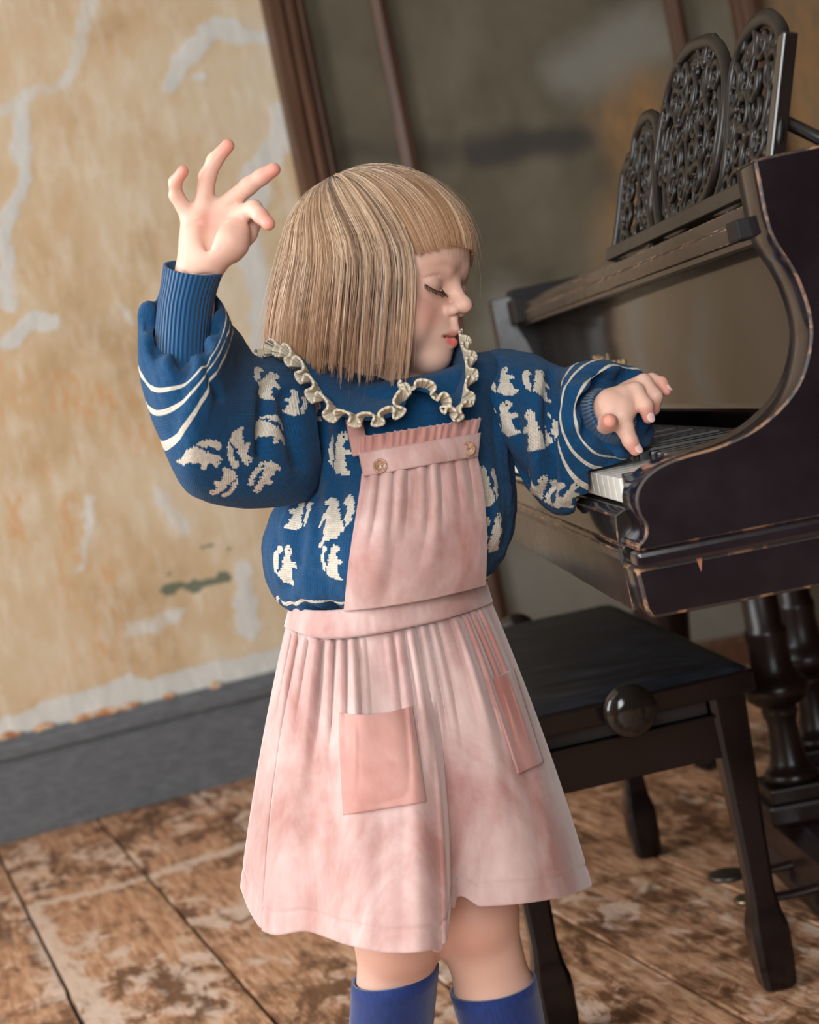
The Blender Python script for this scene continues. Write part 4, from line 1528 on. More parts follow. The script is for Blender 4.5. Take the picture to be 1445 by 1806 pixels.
def hair_path(phi, rad, zend, n, flare):
    """strand lines, vectorised: phi, rad (shell scale), zend arrays -> (k, n, 3) in head mm"""
    k = len(phi)
    h = np.cos(phi)[:, None] * _e1 + np.sin(phi)[:, None] * _e2
    # arc angle where the shell turns vertical
    te = np.arctan2(Wv[2], -h[:, 2])
    te = np.where(te < 0, te + np.pi, te)
    t1 = te * 0.99
    T = np.linspace(0, 1, 40)
    tt = T[None, :] * t1[:, None]
    U_ = np.cos(tt)[..., None] * Wv + np.sin(tt)[..., None] * h[:, None, :]
    A = HC + U_ * HR * rad[:, None, None]
    # drop below the widest line
    e = A[:, -1]
    D = np.linspace(0, 1, 30)[1:]
    drop = (e[:, 2] - zend)
    zz = e[:, 2][:, None] - np.maximum(drop, 0)[:, None] * D
    sc = 1 + flare[:, None] * np.sin(D * 1.9)[None, :] * np.clip(drop / 100, 0, 1)[:, None]
    B = np.concatenate([(e[:, None, :2] - HC[:2]) * sc[..., None] + HC[:2], zz[..., None]], -1)
    full = np.concatenate([A, B], 1)
    for _ in range(45):      # round off the turn from crown to fall
        full[:, 1:-1] = 0.5 * full[:, 1:-1] + 0.25 * (full[:, :-2] + full[:, 2:])
    for c_, r_ in (((-8, 0, 27), (88, 71, 74)), ((36, 0, 28), (44, 55, 46))):     # stay clear of the skull
        c_, r_ = np.array(c_, float), np.array(r_, float) + 2.5
        kk = np.linalg.norm((full - c_) / r_, axis=2)
        lim = 1.0 + (rad[:, None] - 0.97) * 1.0
        f_ = np.where((kk < lim) & (kk > 0.3), lim / kk, 1.0)
        full = c_ + (full - c_) * f_[..., None]
    # cut where the path passes zend (fringe ends on the arc)
    seg_ = np.linalg.norm(np.diff(full, axis=1), axis=2)
    s = np.concatenate([np.zeros((k, 1)), np.cumsum(seg_, 1)], 1)
    below = (full[..., 2] < zend[:, None]) & (np.arange(full.shape[1])[None, :] > 12)
    iend = np.where(below.any(1), below.argmax(1), full.shape[1] - 1)
    Ls = s[np.arange(k), iend]
    out = np.empty((k, n, 3))
    q = np.linspace(0, 1, n)
    for i in range(k):
        for c in range(3):
            out[i, :, c] = np.interp(q * Ls[i], s[i], full[i, :, c])
    return out


def make_hair():
    R = np.random.default_rng(11)
    n = 13
    NCL, NS = 460, 8000
    cphi = np.sort(R.uniform(-np.pi, np.pi, NCL))
    # more locks on the side we see
    phi0 = np.where(R.random(NS) < 0.62, R.uniform(-2.9, 1.0, NS), R.uniform(-np.pi, np.pi, NS))
    ci = np.abs(phi0[:, None] - cphi[None, :]).argmin(1)
    cz = R.normal(0, 3.5, NCL); cr = R.normal(0, 0.018, NCL); cw = R.uniform(-np.pi, np.pi, NCL); ctone = R.random(NCL); cs = R.normal(0, 0.05, NCL)
    lay = R.random(NS) ** 0.7
    fringe = in_fringe(phi0)
    rad = 0.985 + 0.055 * lay + cr[ci] * 0.6
    zend = hair_end(phi0) + np.where(fringe, R.normal(0, 1.5, NS), cz[ci] + R.normal(0, 4, NS)) + (1 - lay) * np.where(fringe, 0, -1)
    flare = np.where(np.abs(phi0) > 2.0, 0.10, 0.055) + 0.03 * R.normal(size=NS) * 0.5
    pth = hair_path(phi0, rad, zend, n, flare)
    cpth = hair_path(cphi[ci] + cs[ci] * 0.5, rad, zend, n, flare)
    q = np.linspace(0, 1, n)
    cl = (0.03 + 0.48 * q ** 2.0)[None, :, None] * np.where(fringe, 0.55, 1.0)[:, None, None]
    pth = pth * (1 - cl) + cpth * cl
    # waver
    w1 = np.sin(q[None, :] * 2.6 + cw[ci][:, None]) * (2.4 * q * q)[None, :]
    w2 = R.normal(0, 1, (NS, 1)) * np.sin(q * 3 + 1)[None, :] * 1.1
    tang = np.stack([-np.sin(phi0), np.cos(phi0), 0 * phi0], -1)
    pth += (w1 + w2)[..., None] * tang[:, None, :] * np.where(fringe, 0.4, 1.0)[:, None, None]
    # start part-way down so that the crown does not pile up
    # flyaways
    NF = 420
    pf = R.uniform(-np.pi, np.pi, NF)
    fl_ = hair_path(pf, 1.05 + 0.05 * R.random(NF), hair_end(pf) + R.normal(10, 20, NF), n, np.full(NF, .1))
    fl_ += (R.normal(0, 4.5, (NF, 1, 3)) * (q ** 1.5)[None, :, None])
    pth = np.concatenate([pth, fl_])
    NT = len(pth)
    Wd = HO + (pth[..., 0:1] * HX + pth[..., 1:2] * HY + pth[..., 2:3] * HZ) * 0.001
    rr = np.full(NT, 0.00042); rr[NS:] = 0.00016
    prof = np.interp(q, [0, .1, .75, 1], [.6, 1, .9, .25])
    T = np.gradient(Wd, axis=1)
    T /= np.linalg.norm(T, axis=2, keepdims=True) + 1e-12
    ref = (Wd - H(-7, 0, 0)); ref /= np.linalg.norm(ref, axis=2, keepdims=True)
    A = np.cross(T, ref); A /= np.linalg.norm(A, axis=2, keepdims=True) + 1e-12
    B = np.cross(A, T)
    m = 3
    th = np.array([np.pi / 2, np.pi / 2 + 2.094, np.pi / 2 + 4.189])
    ring = Wd[:, :, None] + (rr[:, None] * prof[None, :])[:, :, None, None] * (np.cos(th)[None, None, :, None] * A[:, :, None] + np.sin(th)[None, None, :, None] * B[:, :, None])
    V = ring.reshape(-1, 3)
    f1 = grid_faces(n, m, True)
    Fq = (f1[None] + (np.arange(NT) * n * m)[:, None, None]).reshape(-1, 4)
    # colours: ash-brown roots to straw and copper-blond ends, lock by lock
    tone = np.concatenate([np.clip(0.6 * ctone[ci] + 0.4 * R.random(NS), 0, 1), R.random(NF)])
    c_dark = np.array(srgb(96, 72, 54)[:3]); c_mid = np.array(srgb(176, 138, 104)[:3]); c_lite = np.array(srgb(232, 208, 180)[:3])
    tone = np.clip((tone - 0.5) * 1.25 + 0.5, 0, 1)
    cc = np.where(tone[:, None] < 0.45, c_dark + (c_mid - c_dark) * (tone[:, None] / 0.45), c_mid + (c_lite - c_mid) * ((tone[:, None] - 0.45) / 0.55))
    warm = np.array(srgb(204, 142, 90)[:3])
    cc = np.repeat(cc[:, None, :], n, 1)
    wq = (0.45 * sstep(0.55, 1.0, q))[None, :, None]
    cc = cc * (1 - wq) + warm * wq
    cc = np.repeat(cc[:, :, None, :], m, 2).reshape(-1, 3)
    # under-layer that closes the gaps between locks
    ph = np.linspace(-np.pi, np.pi, 181)[:-1]
    base = hair_path(ph, np.full(len(ph), 0.972), hair_end(ph) + 5, 30, np.where(np.abs(ph) > 2.0, 0.09, 0.05))
    Wb = HO + (base[..., 0:1] * HX + base[..., 1:2] * HY + base[..., 2:3] * HZ) * 0.001
    i0 = len(V)
    V = np.vstack([V, Wb.reshape(-1, 3)])
    gf = grid_faces(len(ph), 30, False)
    brk = [i for i in range(len(ph) - 1) if in_fringe(ph[i]) != in_fringe(ph[i + 1])]
    rows = np.repeat(np.arange(len(ph) - 1), 29)
    gf = gf[~np.isin(rows, brk)]
    last = np.stack([(len(ph) - 1) * 30 + np.arange(29), np.arange(29), np.arange(29) + 1, (len(ph) - 1) * 30 + np.arange(29) + 1], -1)
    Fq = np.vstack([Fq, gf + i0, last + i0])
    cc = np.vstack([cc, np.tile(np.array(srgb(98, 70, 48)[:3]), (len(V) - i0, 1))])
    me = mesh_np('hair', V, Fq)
    set_vcol(me, 'strand', cc)
    m_ = Mat('blond_hair', rough=0.34)
    m_.set('Base Color', m_.attr('strand'))
    m_.set('Specular IOR Level', 0.5)
    m_.set('Sheen Weight', 0.15)
    o = link('hair', me, m_.m, person)
    o['kind'] = 'stuff'
    o['label'] = 'straight blond bob with fringe'


make_hair()
# ================================================================== PERSON : clothes
BLUE = np.array(srgb(12, 74, 118)[:3]); CREAM = np.array(srgb(226, 216, 200)[:3]); INK = np.array(srgb(34, 30, 32)[:3])
SQ = """
.....#.#...........
....#####..........
...##o####....###..
...#######...#####.
....######...#####.
.....#####....#####
.....######....####
....#######....####
.##########....####
############...####
###########....####
....########..#####
....########..####.
....#########.####.
...##########..###.
...###########.##..
...###########.#...
..############.....
############.......
###########........
""".strip('\n').split('\n')
SQA = np.array([[{'.': 0, '#': 1, 'o': 2}[c] for c in r] for r in SQ])


def knit_material():
    m = Mat('blue_knit', rough=0.8)
    uv = m.node('ShaderNodeUVMap').outputs[0]
    sx = m.node('ShaderNodeSeparateXYZ', i_Vector=uv).outputs
    st = m.math('SINE', m.math('MULTIPLY', sx[0], 2 * math.pi / 0.0026))
    rw = m.math('SINE', m.math('ADD', m.math('MULTIPLY', sx[1], 2 * math.pi / 0.0022), m.math('MULTIPLY', m.math('ABSOLUTE', st), 2.2)))
    hgt = m.math('ADD', m.math('MULTIPLY', st, 0.5), m.math('MULTIPLY', rw, 0.6))
    var = m.noise(m.coord(), 260, 2)
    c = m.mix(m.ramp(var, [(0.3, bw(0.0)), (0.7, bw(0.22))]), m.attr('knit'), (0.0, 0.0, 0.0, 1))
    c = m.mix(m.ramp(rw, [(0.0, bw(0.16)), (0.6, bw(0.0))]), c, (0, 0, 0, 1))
    m.set('Base Color', c)
    m.set('Sheen Weight', 0.08)
    m.set('Sheen Roughness', 0.5)
    m.set('Specular IOR Level', 0.2)
    m.bump(hgt, 0.5, 0.0008)
    return m.m


KNIT = knit_material()


def rib_material(name, c, period=0.0042, axis=0):
    m = Mat(name, c, 0.8)
    uv = m.node('ShaderNodeUVMap').outputs[0]
    sx = m.node('ShaderNodeSeparateXYZ', i_Vector=uv).outputs
    st = m.math('SINE', m.math('MULTIPLY', sx[axis], 2 * math.pi / period))
    m.set('Base Color', m.mix(m.ramp(st, [(0.0, bw(0.30)), (0.5, bw(0.0))]), c, tuple(k * 0.45 for k in c[:3]) + (1,)))
    m.set('Sheen Weight', 0.25)
    m.set('Specular IOR Level', 0.2)
    m.bump(st, 0.8, 0.0012)
    return m.m


RIB_BLUE = rib_material('blue_rib', (*BLUE, 1))
RIB_CREAM = rib_material('cream_rib', (*np.array(srgb(232, 218, 192)[:3]), 1), 0.0040, 0)


def paint(me, motifs, base=None):
    """intarsia squirrels: each motif is anchored on the cloth and laid out in its tangent plane"""
    nv, nf = len(me.vertices), len(me.polygons)
    V = np.empty(nv * 3, np.float32); me.vertices.foreach_get('co', V); V = V.reshape(-1, 3).astype(float)
    N = np.empty(nv * 3, np.float32); me.vertices.foreach_get('normal', N); N = N.reshape(-1, 3).astype(float)
    C = np.empty(nf * 3, np.float32); me.polygons.foreach_get('center', C); C = C.reshape(-1, 3).astype(float)
    FN = np.empty(nf * 3, np.float32); me.polygons.foreach_get('normal', FN); FN = FN.reshape(-1, 3).astype(float)
    col = np.tile(BLUE, (nf, 1)) if base is None else base.copy()
    px = PX(V)
    for x, y, size, ang, flip in motifs:
        e = (px[:, 0] - x) ** 2 + (px[:, 1] - y) ** 2 + (px[:, 2] * 120) ** 2 * 0.5
        i = e.argmin()
        if np.hypot(px[i, 0] - x, px[i, 1] - y) > 14: continue
        n = N[i]
        if n @ FW > 0: n = -n
        a = math.radians(ang)
        up = UP * math.cos(a) + RT * math.sin(a)
        up = nrm(up - n * (up @ n))
        rt = np.cross(up, n)
        if rt @ (RT * math.cos(a) - UP * math.sin(a)) < 0: rt = -rt
        d = C - V[i]
        h = d @ n
        cell = size / SQA.shape[0]
        cu = (d @ rt) / (cell * 0.84) * (-1 if flip else 1) + SQA.shape[1] / 2
        cv_ = SQA.shape[0] / 2 - (d @ up) / cell
        ok = (np.abs(h) < size * 0.6) & (cu >= 0) & (cu < SQA.shape[1]) & (cv_ >= 0) & (cv_ < SQA.shape[0]) & (np.sign(FN @ n) == np.sign(N[i] @ n) )
        ii = np.where(ok)[0]
        k = SQA[cv_[ii].astype(int), cu[ii].astype(int)]
        col[ii[k == 1]] = CREAM
        col[ii[k == 2]] = INK
    return col


def metric_uv(G, close):
    """arc-length UVs of a grid"""
    n, m, _ = G.shape
    dv = np.linalg.norm(np.diff(G, axis=0), axis=2).mean(1)
    v = np.concatenate([[0], np.cumsum(dv)])
    du = np.linalg.norm(np.diff(G, axis=1), axis=2).mean(0)
    u = np.concatenate([[0], np.cumsum(du)])
    return np.stack(np.meshgrid(u, v), -1)


def two_sided(o, t):
    md = o.modifiers.new('thickness', 'SOLIDIFY')
    md.thickness = t
    md.offset = -1
    return o


def sheet(rows, m_front, m_back, nrow, d0, back_bulge=0.8):
    """closed garment tube. rows: dicts with knots of (px, py, front offset toward viewer) from left to right silhouette"""
    R_ = []
    for r in rows:
        k = np.array(r['k'], float)
        t = (k[:, 0] - k[0, 0]) / (k[-1, 0] - k[0, 0])
        # denser columns near the silhouettes
        s = 0.5 - 0.5 * np.cos(np.linspace(0, np.pi, m_front))
        x = k[0, 0] + s * (k[-1, 0] - k[0, 0])
        y = spline_t(t, k[:, 1], s)
        rd = r['rd']
        base = rd * np.sqrt(np.clip(1 - (2 * s - 1) ** 2, 0, 1))
        off = base + np.interp(s, t, k[:, 2])
        dd = r.get('d', d0)
        front = np.array([P(a, b, dd - o_) for a, b, o_ in zip(x, y, off)])
        L_, Q_ = front[0], front[-1]
        th = np.linspace(0, np.pi, m_back + 2)[1:-1]
        c = (L_ + Q_) / 2; e1 = (Q_ - L_) / 2
        bk = c + np.cos(th)[:, None] * e1 + np.sin(th)[:, None] * np.array([0, 1, 0]) * rd * back_bulge
        R_.append(np.vstack([front, bk]))
    R_ = np.array(R_)
    n = len(rows)
    tt = np.linspace(0, 1, n)
    out = spline_t(tt, R_.reshape(n, -1), np.linspace(0, 1, nrow))
    return out.reshape(nrow, -1, 3)


def grid_normals(G, close=True):
    if close:
        du = np.roll(G, -1, 1) - np.roll(G, 1, 1)
    else:
        du = np.gradient(G, axis=1)
    dv = np.gradient(G, axis=0)
    N = np.cross(du, dv)
    N /= np.linalg.norm(N, axis=2, keepdims=True) + 1e-12
    return N


# ------------------------------------------------------------------ sweater body
D0 = 1.615


def row(L_, R_, rd, sag, extra=None, d=D0):
    xs = [0, .15, .35, .5, .65, .85, 1]
    k = [(L_[0] + (R_[0] - L_[0]) * t, L_[1] + (R_[1] - L_[1]) * t + sag * 4 * t * (1 - t), 0.0) for t in xs]
    return dict(k=k, rd=rd, d=d)


rows = [row((622, 668), (838, 622), .050, 26), row((572, 672), (866, 622), .072, 20), row((532, 700), (890, 645), .088, 14), row((522, 770), (902, 720), .097, 10), row((530, 838), (908, 800), .103, 10),
        row((482, 900), (913, 868), .110, 14), row((463, 950), (912, 915), .114, 18), row((464, 1000), (902, 958), .113, 22), row((477, 1042), (880, 1000), .106, 22), row((498, 1066), (860, 1026), .098, 16), row((528, 1078), (846, 1042), .088, 8)]
G = sheet(rows, 190, 70, 175, D0)
N = grid_normals(G)
n_, m_, _ = G.shape
jj, ii = np.meshgrid(np.linspace(0, 1, m_), np.linspace(0, 1, n_))
pxg = PX(G)
x_, y_ = pxg[..., 0], pxg[..., 1]
fold = 0.0
for x0_, y0_, x1_, y1_, w, a_ in ((560, 700, 600, 900, 14, -.008), (548, 760, 560, 1000, 12, -.006), (535, 860, 505, 1040, 14, -.007), (590, 760, 575, 980, 16, .004), (870, 690, 895, 850, 12, -.007), (862, 830, 885, 980, 12, .004),
                                 (882, 720, 905, 900, 10, .004), (480, 930, 500, 1030, 10, -.005), (520, 1000, 590, 1040, 12, -.004)):
    ex, ey = x1_ - x0_, y1_ - y0_
    t = np.clip(((x_ - x0_) * ex + (y_ - y0_) * ey) / (ex * ex + ey * ey), 0, 1)
    dd = np.hypot(x_ - x0_ - t * ex, y_ - y0_ - t * ey)
    fold = fold + a_ * np.exp(-(dd / w) ** 2) * np.sin(np.pi * np.clip(t, .08, .92)) ** .5
fold = fold + 0.014 * (fbm(jj * 13, ii * 3, seed=3) - .47) * sstep(0.1, 0.4, ii) + 0.006 * np.sin(jj * 2 * np.pi * 16) * sstep(0.80, 0.97, ii) * 0.5
sgn = -1.0 if (N[90, 60] @ FW) > 0 else 1.0
G = G + (fold * sgn)[..., None] * N
me = grid_mesh('sweater', G, True, sgn > 0)
set_uv(me, metric_uv(G, True).reshape(-1, 2))
SQ_BODY = [(585, 800, 0.0402, 8, True), (592, 905, 0.0424, 2, False), (499, 994, 0.0382, 14, True), (578, 991, 0.0328, 6, True), (478, 918, 0.0360, 20, True), (526, 903, 0.0330, 10, False), (540, 735, 0.0360, 10, True),
           (866, 856, 0.0392, -6, False), (877, 943, 0.0392, -4, True)]
col = paint(me, SQ_BODY)
nf = len(me.polygons)
C = np.empty(nf * 3, np.float32); me.polygons.foreach_get('center', C); C = C.reshape(-1, 3)
rowi = np.arange(nf) // m_
wv = np.sin((np.arange(nf) % m_) / m_ * 2 * np.pi * 7) * 3
for r0, r1 in ((148, 152),):
    col[(rowi + wv >= r0) & (rowi + wv < r1)] = CREAM
set_fcol(me, 'knit', col)
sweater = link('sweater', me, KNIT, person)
sweater['label'] = 'blue knitted sweater with cream squirrels and stripes'


# ------------------------------------------------------------------ sleeves
def circ(c, d, r):
    """a true circle round the left fore-arm"""
    return ('circ', P(*c, d), r)


def ring_vec(g):
    if g[0] == 'circ':
        ax = nrm(WRL - ELL)
        e1 = nrm(UP - ax * (UP @ ax))
        e2 = np.cross(ax, e1)
        if e2 @ FW > 0: e2 = -e2
        return np.concatenate([g[1], e1 * g[2], e2 * g[2]])
    A_, B_, d, rd, sh = g
    a3, b3 = P(*A_, d), P(*B_, d)
    mid = (a3 + b3) / 2
    e2 = P((A_[0] + B_[0]) / 2 + sh[0], (A_[1] + B_[1]) / 2 + sh[1], d - rd) - mid
    return np.concatenate([mid, (a3 - b3) / 2, e2])


def sleeve(rings, nv, nu, name, motifs, stripes, fold_fn, fr=None):
    """rings: (A px, B px, depth of middle, thickness radius, (front dx, front dy) px shift of the near side)"""
    c = np.array([ring_vec(g) for g in rings])
    tk = np.linspace(0, 1, len(c)) if fr is None else np.array(fr)
    cs_ = spline_t(tk, c, np.linspace(0, 1, nv))
    th = np.linspace(0, 2 * np.pi, nu, endpoint=False)
    G = cs_[:, None, :3] + np.cos(th)[None, :, None] * cs_[:, None, 3:6] + np.sin(th)[None, :, None] * cs_[:, None, 6:9]
    N = grid_normals(G)
    cen = cs_[:, None, :3]
    s_ = np.sign(((G - cen) * N).sum(2).mean())
    U_, V_ = np.meshgrid(th, np.linspace(0, 1, nv))
    G = G + (fold_fn(U_, V_, G) * s_)[..., None] * N
    # cloth rests on the keys and the key slip instead of passing through them
    MB_ = np.linalg.inv(np.stack([PB[:2], PA[:2]], 1))
    ba = (G[..., :2] - K[:2]) @ MB_.T
    b_c = ba[..., 0]
    floor_z = np.where(b_c > b_k + 0.045, z_k + 0.014, np.where(b_c > b_k - 0.004, z_k + 0.003, np.where(b_c > b_k - 0.018, z_k - 0.020, np.where(b_c > bm0 - 0.008, zs + 0.008, 0.0))))
    inside = (ba[..., 1] > T_CH - 0.004) & (ba[..., 1] < LEN)
    G[..., 2] = np.where(inside, np.maximum(G[..., 2], floor_z), G[..., 2])
    me = grid_mesh(name, G, True, s_ < 0)
    set_uv(me, metric_uv(G, True).reshape(-1, 2))
    nf = len(me.polygons)
    vv = (np.arange(nf) // nu + 0.5) / (nv - 1)
    base = np.tile(BLUE, (nf, 1))
    for a_, b_ in stripes:
        base[(vv >= a_) & (vv < b_)] = CREAM
    set_fcol(me, 'knit', paint(me, motifs, base))
    return link(name, me, KNIT, sweater)


rR = [((548, 640), (572, 838), 1.600, .066, (0, 10)), ((500, 632), (562, 868), 1.580, .078, (-10, 10)), ((462, 632), (520, 888), 1.555, .084, (-20, 15)), ((438, 620), (425, 894), 1.530, .088, (-25, 25)),
      ((424, 596), (338, 862), 1.505, .086, (-20, 40)), ((412, 575), (285, 770), 1.488, .080, (-5, 55)), ((402, 560), (256, 695), 1.478, .070, (5, 62)), ((394, 552), (243, 635), 1.472, .060, (8, 72)),
      ((386, 556), (244, 588), 1.470, .050, (6, 72)), ((380, 572), (256, 576), 1.470, .040, (2, 64)), ((374, 592), (270, 590), 1.470, .0290, (0, 42))]


def foldR(U_, V_, G):
    f = 0.0050 * np.sin(U_ * 9 + 1.0 + 2 * np.sin(U_)) * sstep(0.65, 0.9, V_) * (1 - sstep(.93, 1, V_))
    f = f + 0.010 * (fbm(np.cos(U_) * 2.2 + 5, np.sin(U_) * 2.2 + V_ * 5, V_ * 3, seed=5) - .47) * sstep(0, .15, V_) * (1 - sstep(.8, 1, V_))
    px = PX(G)
    # deep crease where the upper sleeve folds onto the fore-sleeve
    for x0_, y0_, x1_, y1_, w, a_ in ((470, 690, 465, 800, 12, -.010), (505, 700, 530, 820, 14, -.008), (330, 640, 300, 760, 16, -.004), (365, 640, 385, 700, 8, -.005)):
        ex, ey = x1_ - x0_, y1_ - y0_
        t = np.clip(((px[..., 0] - x0_) * ex + (px[..., 1] - y0_) * ey) / (ex * ex + ey * ey), 0, 1)
        dd = np.hypot(px[..., 0] - x0_ - t * ex, px[..., 1] - y0_ - t * ey)
        f = f + a_ * np.exp(-(dd / w) ** 2) * (px[..., 2] < 1.56)
    return f


sleeve(rR, 230, 320, 'sleeve', [(428, 794, 0.0346, 145, False), (368, 806, 0.0346, 105, True), (400, 862, 0.0310, 200, True), (470, 845, 0.0329, 215, False), (493, 757, 0.0365, 95, True), (476, 668, 0.0365, 40, True), (527, 707, 0.0292, 20, False)],
       [(0.660, 0.680), (0.575, 0.595), (0.490, 0.510)], foldR)

rL = [((842, 624), (900, 800), 1.625, .060, (0, 8)), ((880, 615), (918, 838), 1.622, .068, (0, 10)), ((918, 619), (938, 868), 1.618, .070, (0, 12)), ((950, 628), (962, 892), 1.612, .066, (0, 15)), ((972, 640), (988, 906), 1.600, .056, (-12, 18)),
      ((994, 648), (1020, 897), 1.588, .052, (-30, 18)), ((1022, 640), (1056, 862), 1.576, .050, (-60, 16)), ((1050, 637), (1088, 822), 1.566, .046, (-78, 20)), ((1078, 650), (1106, 800), 1.558, .040, (-72, 22)),
      circ((1082, 735), 1.552, .0400), circ((1076, 733), 1.546, .0290)]


def foldL(U_, V_, G):
    f = 0.0035 * np.sin(U_ * 8 + 2.0) * sstep(0.66, 0.9, V_) * (1 - sstep(.93, 1, V_))
    f = f + 0.010 * (fbm(np.cos(U_) * 2.2 + 9, np.sin(U_) * 2.2 + V_ * 5, V_ * 3, seed=15) - .47) * sstep(0, .15, V_) * (1 - sstep(.85, 1, V_))
    px = PX(G)
    for x0_, y0_, x1_, y1_, w, a_ in ((972, 660, 966, 870, 9, -.014), (905, 690, 925, 850, 12, -.007), (875, 640, 900, 740, 12, -.005), (945, 700, 950, 850, 14, .005)):
        ex, ey = x1_ - x0_, y1_ - y0_
        t = np.clip(((px[..., 0] - x0_) * ex + (px[..., 1] - y0_) * ey) / (ex * ex + ey * ey), 0, 1)
        dd = np.hypot(px[..., 0] - x0_ - t * ex, px[..., 1] - y0_ - t * ey)
        f = f + a_ * np.exp(-(dd / w) ** 2) * (px[..., 2] < 1.60)
    return f


sleeve(rL, 220, 300, 'sleeve', [(950, 668, 0.0360, 4, True), (942, 757, 0.0390, -10, False), (882, 670, 0.0310, -25, True), (884, 742, 0.0330, -14, True), (957, 874, 0.0382, 4, False), (916, 812, 0.0310, 10, False), (1000, 880, 0.0340, 10, True)],
       [(0.60, 0.620), (0.685, 0.705), (0.77, 0.79)], foldL)


# ------------------------------------------------------------------ cuffs
def cuff(rings, name, nv=40, nu=160):
    c = np.array([ring_vec(g) for g in rings])
    cs_ = spline_t(np.linspace(0, 1, len(c)), c, np.linspace(0, 1, nv))
    th = np.linspace(0, 2 * np.pi, nu, endpoint=False)
    G = cs_[:, None, :3] + np.cos(th)[None, :, None] * cs_[:, None, 3:6] + np.sin(th)[None, :, None] * cs_[:, None, 6:9]
    N = grid_normals(G)
    s_ = np.sign(((G - cs_[:, None, :3]) * N).sum(2).mean())
    # rolled lip at the opening
    me = grid_mesh(name, G, True, s_ < 0)
    uv = metric_uv(G, True)
    set_uv(me, uv.reshape(-1, 2))
    o = link(name, me, RIB_BLUE, sweater)
    return two_sided(o, 0.0028)


cuff([((371, 606), (272, 606), 1.470, .0275, (0, 42)), ((372, 580), (274, 578), 1.470, .027, (0, 22)), ((378, 535), (278, 535), 1.468, .027, (0, 8)), ((386, 503), (284, 497), 1.465, .027, (0, 9)), ((395, 479), (288, 466), 1.463, .028, (0, 12))], 'cuff')
AXL = nrm(WRL - ELL)
cuff([circ((1074, 735), 1.550, .0315), circ((1076, 733), 1.543, .0290), circ((1079, 730), 1.534, .0262), circ((1082, 727), 1.527, .0252)], 'cuff')


# ------------------------------------------------------------------ collar and its knitted frill
def dpth(x, y, lift=0.0):
    """distance of the sweater front at a pixel, for laying things on it"""
    ky = np.array([600., 700, 770, 900, 1000, 1090])
    yy = np.atleast_1d(np.clip(np.asarray(y, float), 600, 1090))
    xs = spline_t(ky, np.array([732., 711, 710, 697, 685, 687]), yy)
    hw = spline_t(ky, np.array([145., 180, 192, 214, 210, 168]), yy)
    rd = spline_t(ky, np.array([.058, .088, .097, .110, .112, .094]), yy)
    if np.ndim(y) == 0: xs, hw, rd = xs[0], hw[0], rd[0]
    return D0 - rd * np.sqrt(np.clip(1 - ((x - xs) / hw) ** 2, 0.0, 1)) - lift


COLLAR = Mat('collar_knit', (*BLUE, 1), 0.8)


def ribbon(path, inner, name_c, amp, waves, width, seed, lift):
    """collar leaf between inner (neck) and path (edge), and a waved frill sewn along path"""
    m = 160
    pe = cat_spline(np.array([P(*q) for q in path]), m)
    pi_ = cat_spline(np.array([P(*q) for q in inner]), m)
    k = np.linspace(0, 1, 26)[:, None, None]
    G = pi_[None] * (1 - k) + pe[None] * k
    G = G - FW * (0.006 * np.sin(np.pi * k ** 1.5))
    me = grid_mesh(name_c, G)
    set_uv(me, metric_uv(G, False).reshape(-1, 2))
    set_fcol(me, 'knit', np.tile(BLUE, (len(me.polygons), 1)))
    o = link(name_c, me, KNIT, sweater)
    two_sided(o, 0.003)
    # frill
    mm = 420
    pe = cat_spline(np.array([P(*q) for q in path]), mm)
    pi2 = cat_spline(np.array([P(*q) for q in inner]), mm)
    T = np.gradient(pe, axis=0); T /= np.linalg.norm(T, axis=1)[:, None]
    out = pe - pi2
    out -= T * (out * T).sum(1)[:, None]
    out /= np.linalg.norm(out, axis=1)[:, None]
    nn = np.cross(T, out)
    nn *= np.sign(-(nn @ FW))[:, None]
    s = np.linspace(0, 1, mm)
    rr = np.random.default_rng(seed)
    ph = s * waves * 2 * np.pi + 0.9 * np.sin(s * 13 + seed)
    am = amp * (0.75 + 0.5 * fbm(s * 9, 0 * s, seed=seed)) * sstep(0, .04, s) * (1 - sstep(.96, 1, s))
    kk = np.linspace(0, 1, 14)
    G = np.empty((14, mm, 3))
    for i, q in enumerate(kk):
        a_ = am * q ** 0.8
        G[i] = pe + out * (width * q - 0.003)[..., None] * 1.0 + nn * (a_ * np.cos(ph) + 0.002 + 0.004 * q)[:, None] + T * (a_ * 0.55 * np.sin(2 * ph))[:, None]
    me = grid_mesh('collar_frill', G)
    L_ = np.concatenate([[0], np.cumsum(np.linalg.norm(np.diff(G[7], axis=0), axis=1))])
    uv = np.stack(np.meshgrid(L_, kk * width), -1)
    set_uv(me, uv.reshape(-1, 2))
    o = link('collar_frill', me, RIB_CREAM, sweater)
    two_sided(o, 0.0022)


ribbon([(474, 630, 1.575), (506, 628, 1.545), (530, 652, 1.528), (556, 690, 1.518), (590, 728, 1.505), (640, 742, 1.494), (690, 735, 1.490), (716, 712, 1.492), (716, 690, 1.500)],
       [(560, 622, 1.63), (585, 630, 1.61), (605, 641, 1.600), (628, 652, 1.592), (650, 662, 1.586), (672, 672, 1.578), (690, 682, 1.570), (702, 688, 1.560), (708, 688, 1.530)], 'collar', .0078, 10, .0185, 3, .01)
ribbon([(712, 690, 1.498), (742, 690, 1.496), (764, 700, 1.498), (778, 722, 1.500), (792, 734, 1.502), (815, 722, 1.510), (828, 690, 1.522), (832, 650, 1.540), (820, 604, 1.575)],
       [(722, 682, 1.530), (745, 682, 1.545), (764, 680, 1.560), (776, 676, 1.575), (786, 668, 1.585), (794, 656, 1.592), (798, 648, 1.600), (800, 636, 1.605), (798, 615, 1.615)], 'collar', .0055, 8, .0180, 8, .01)
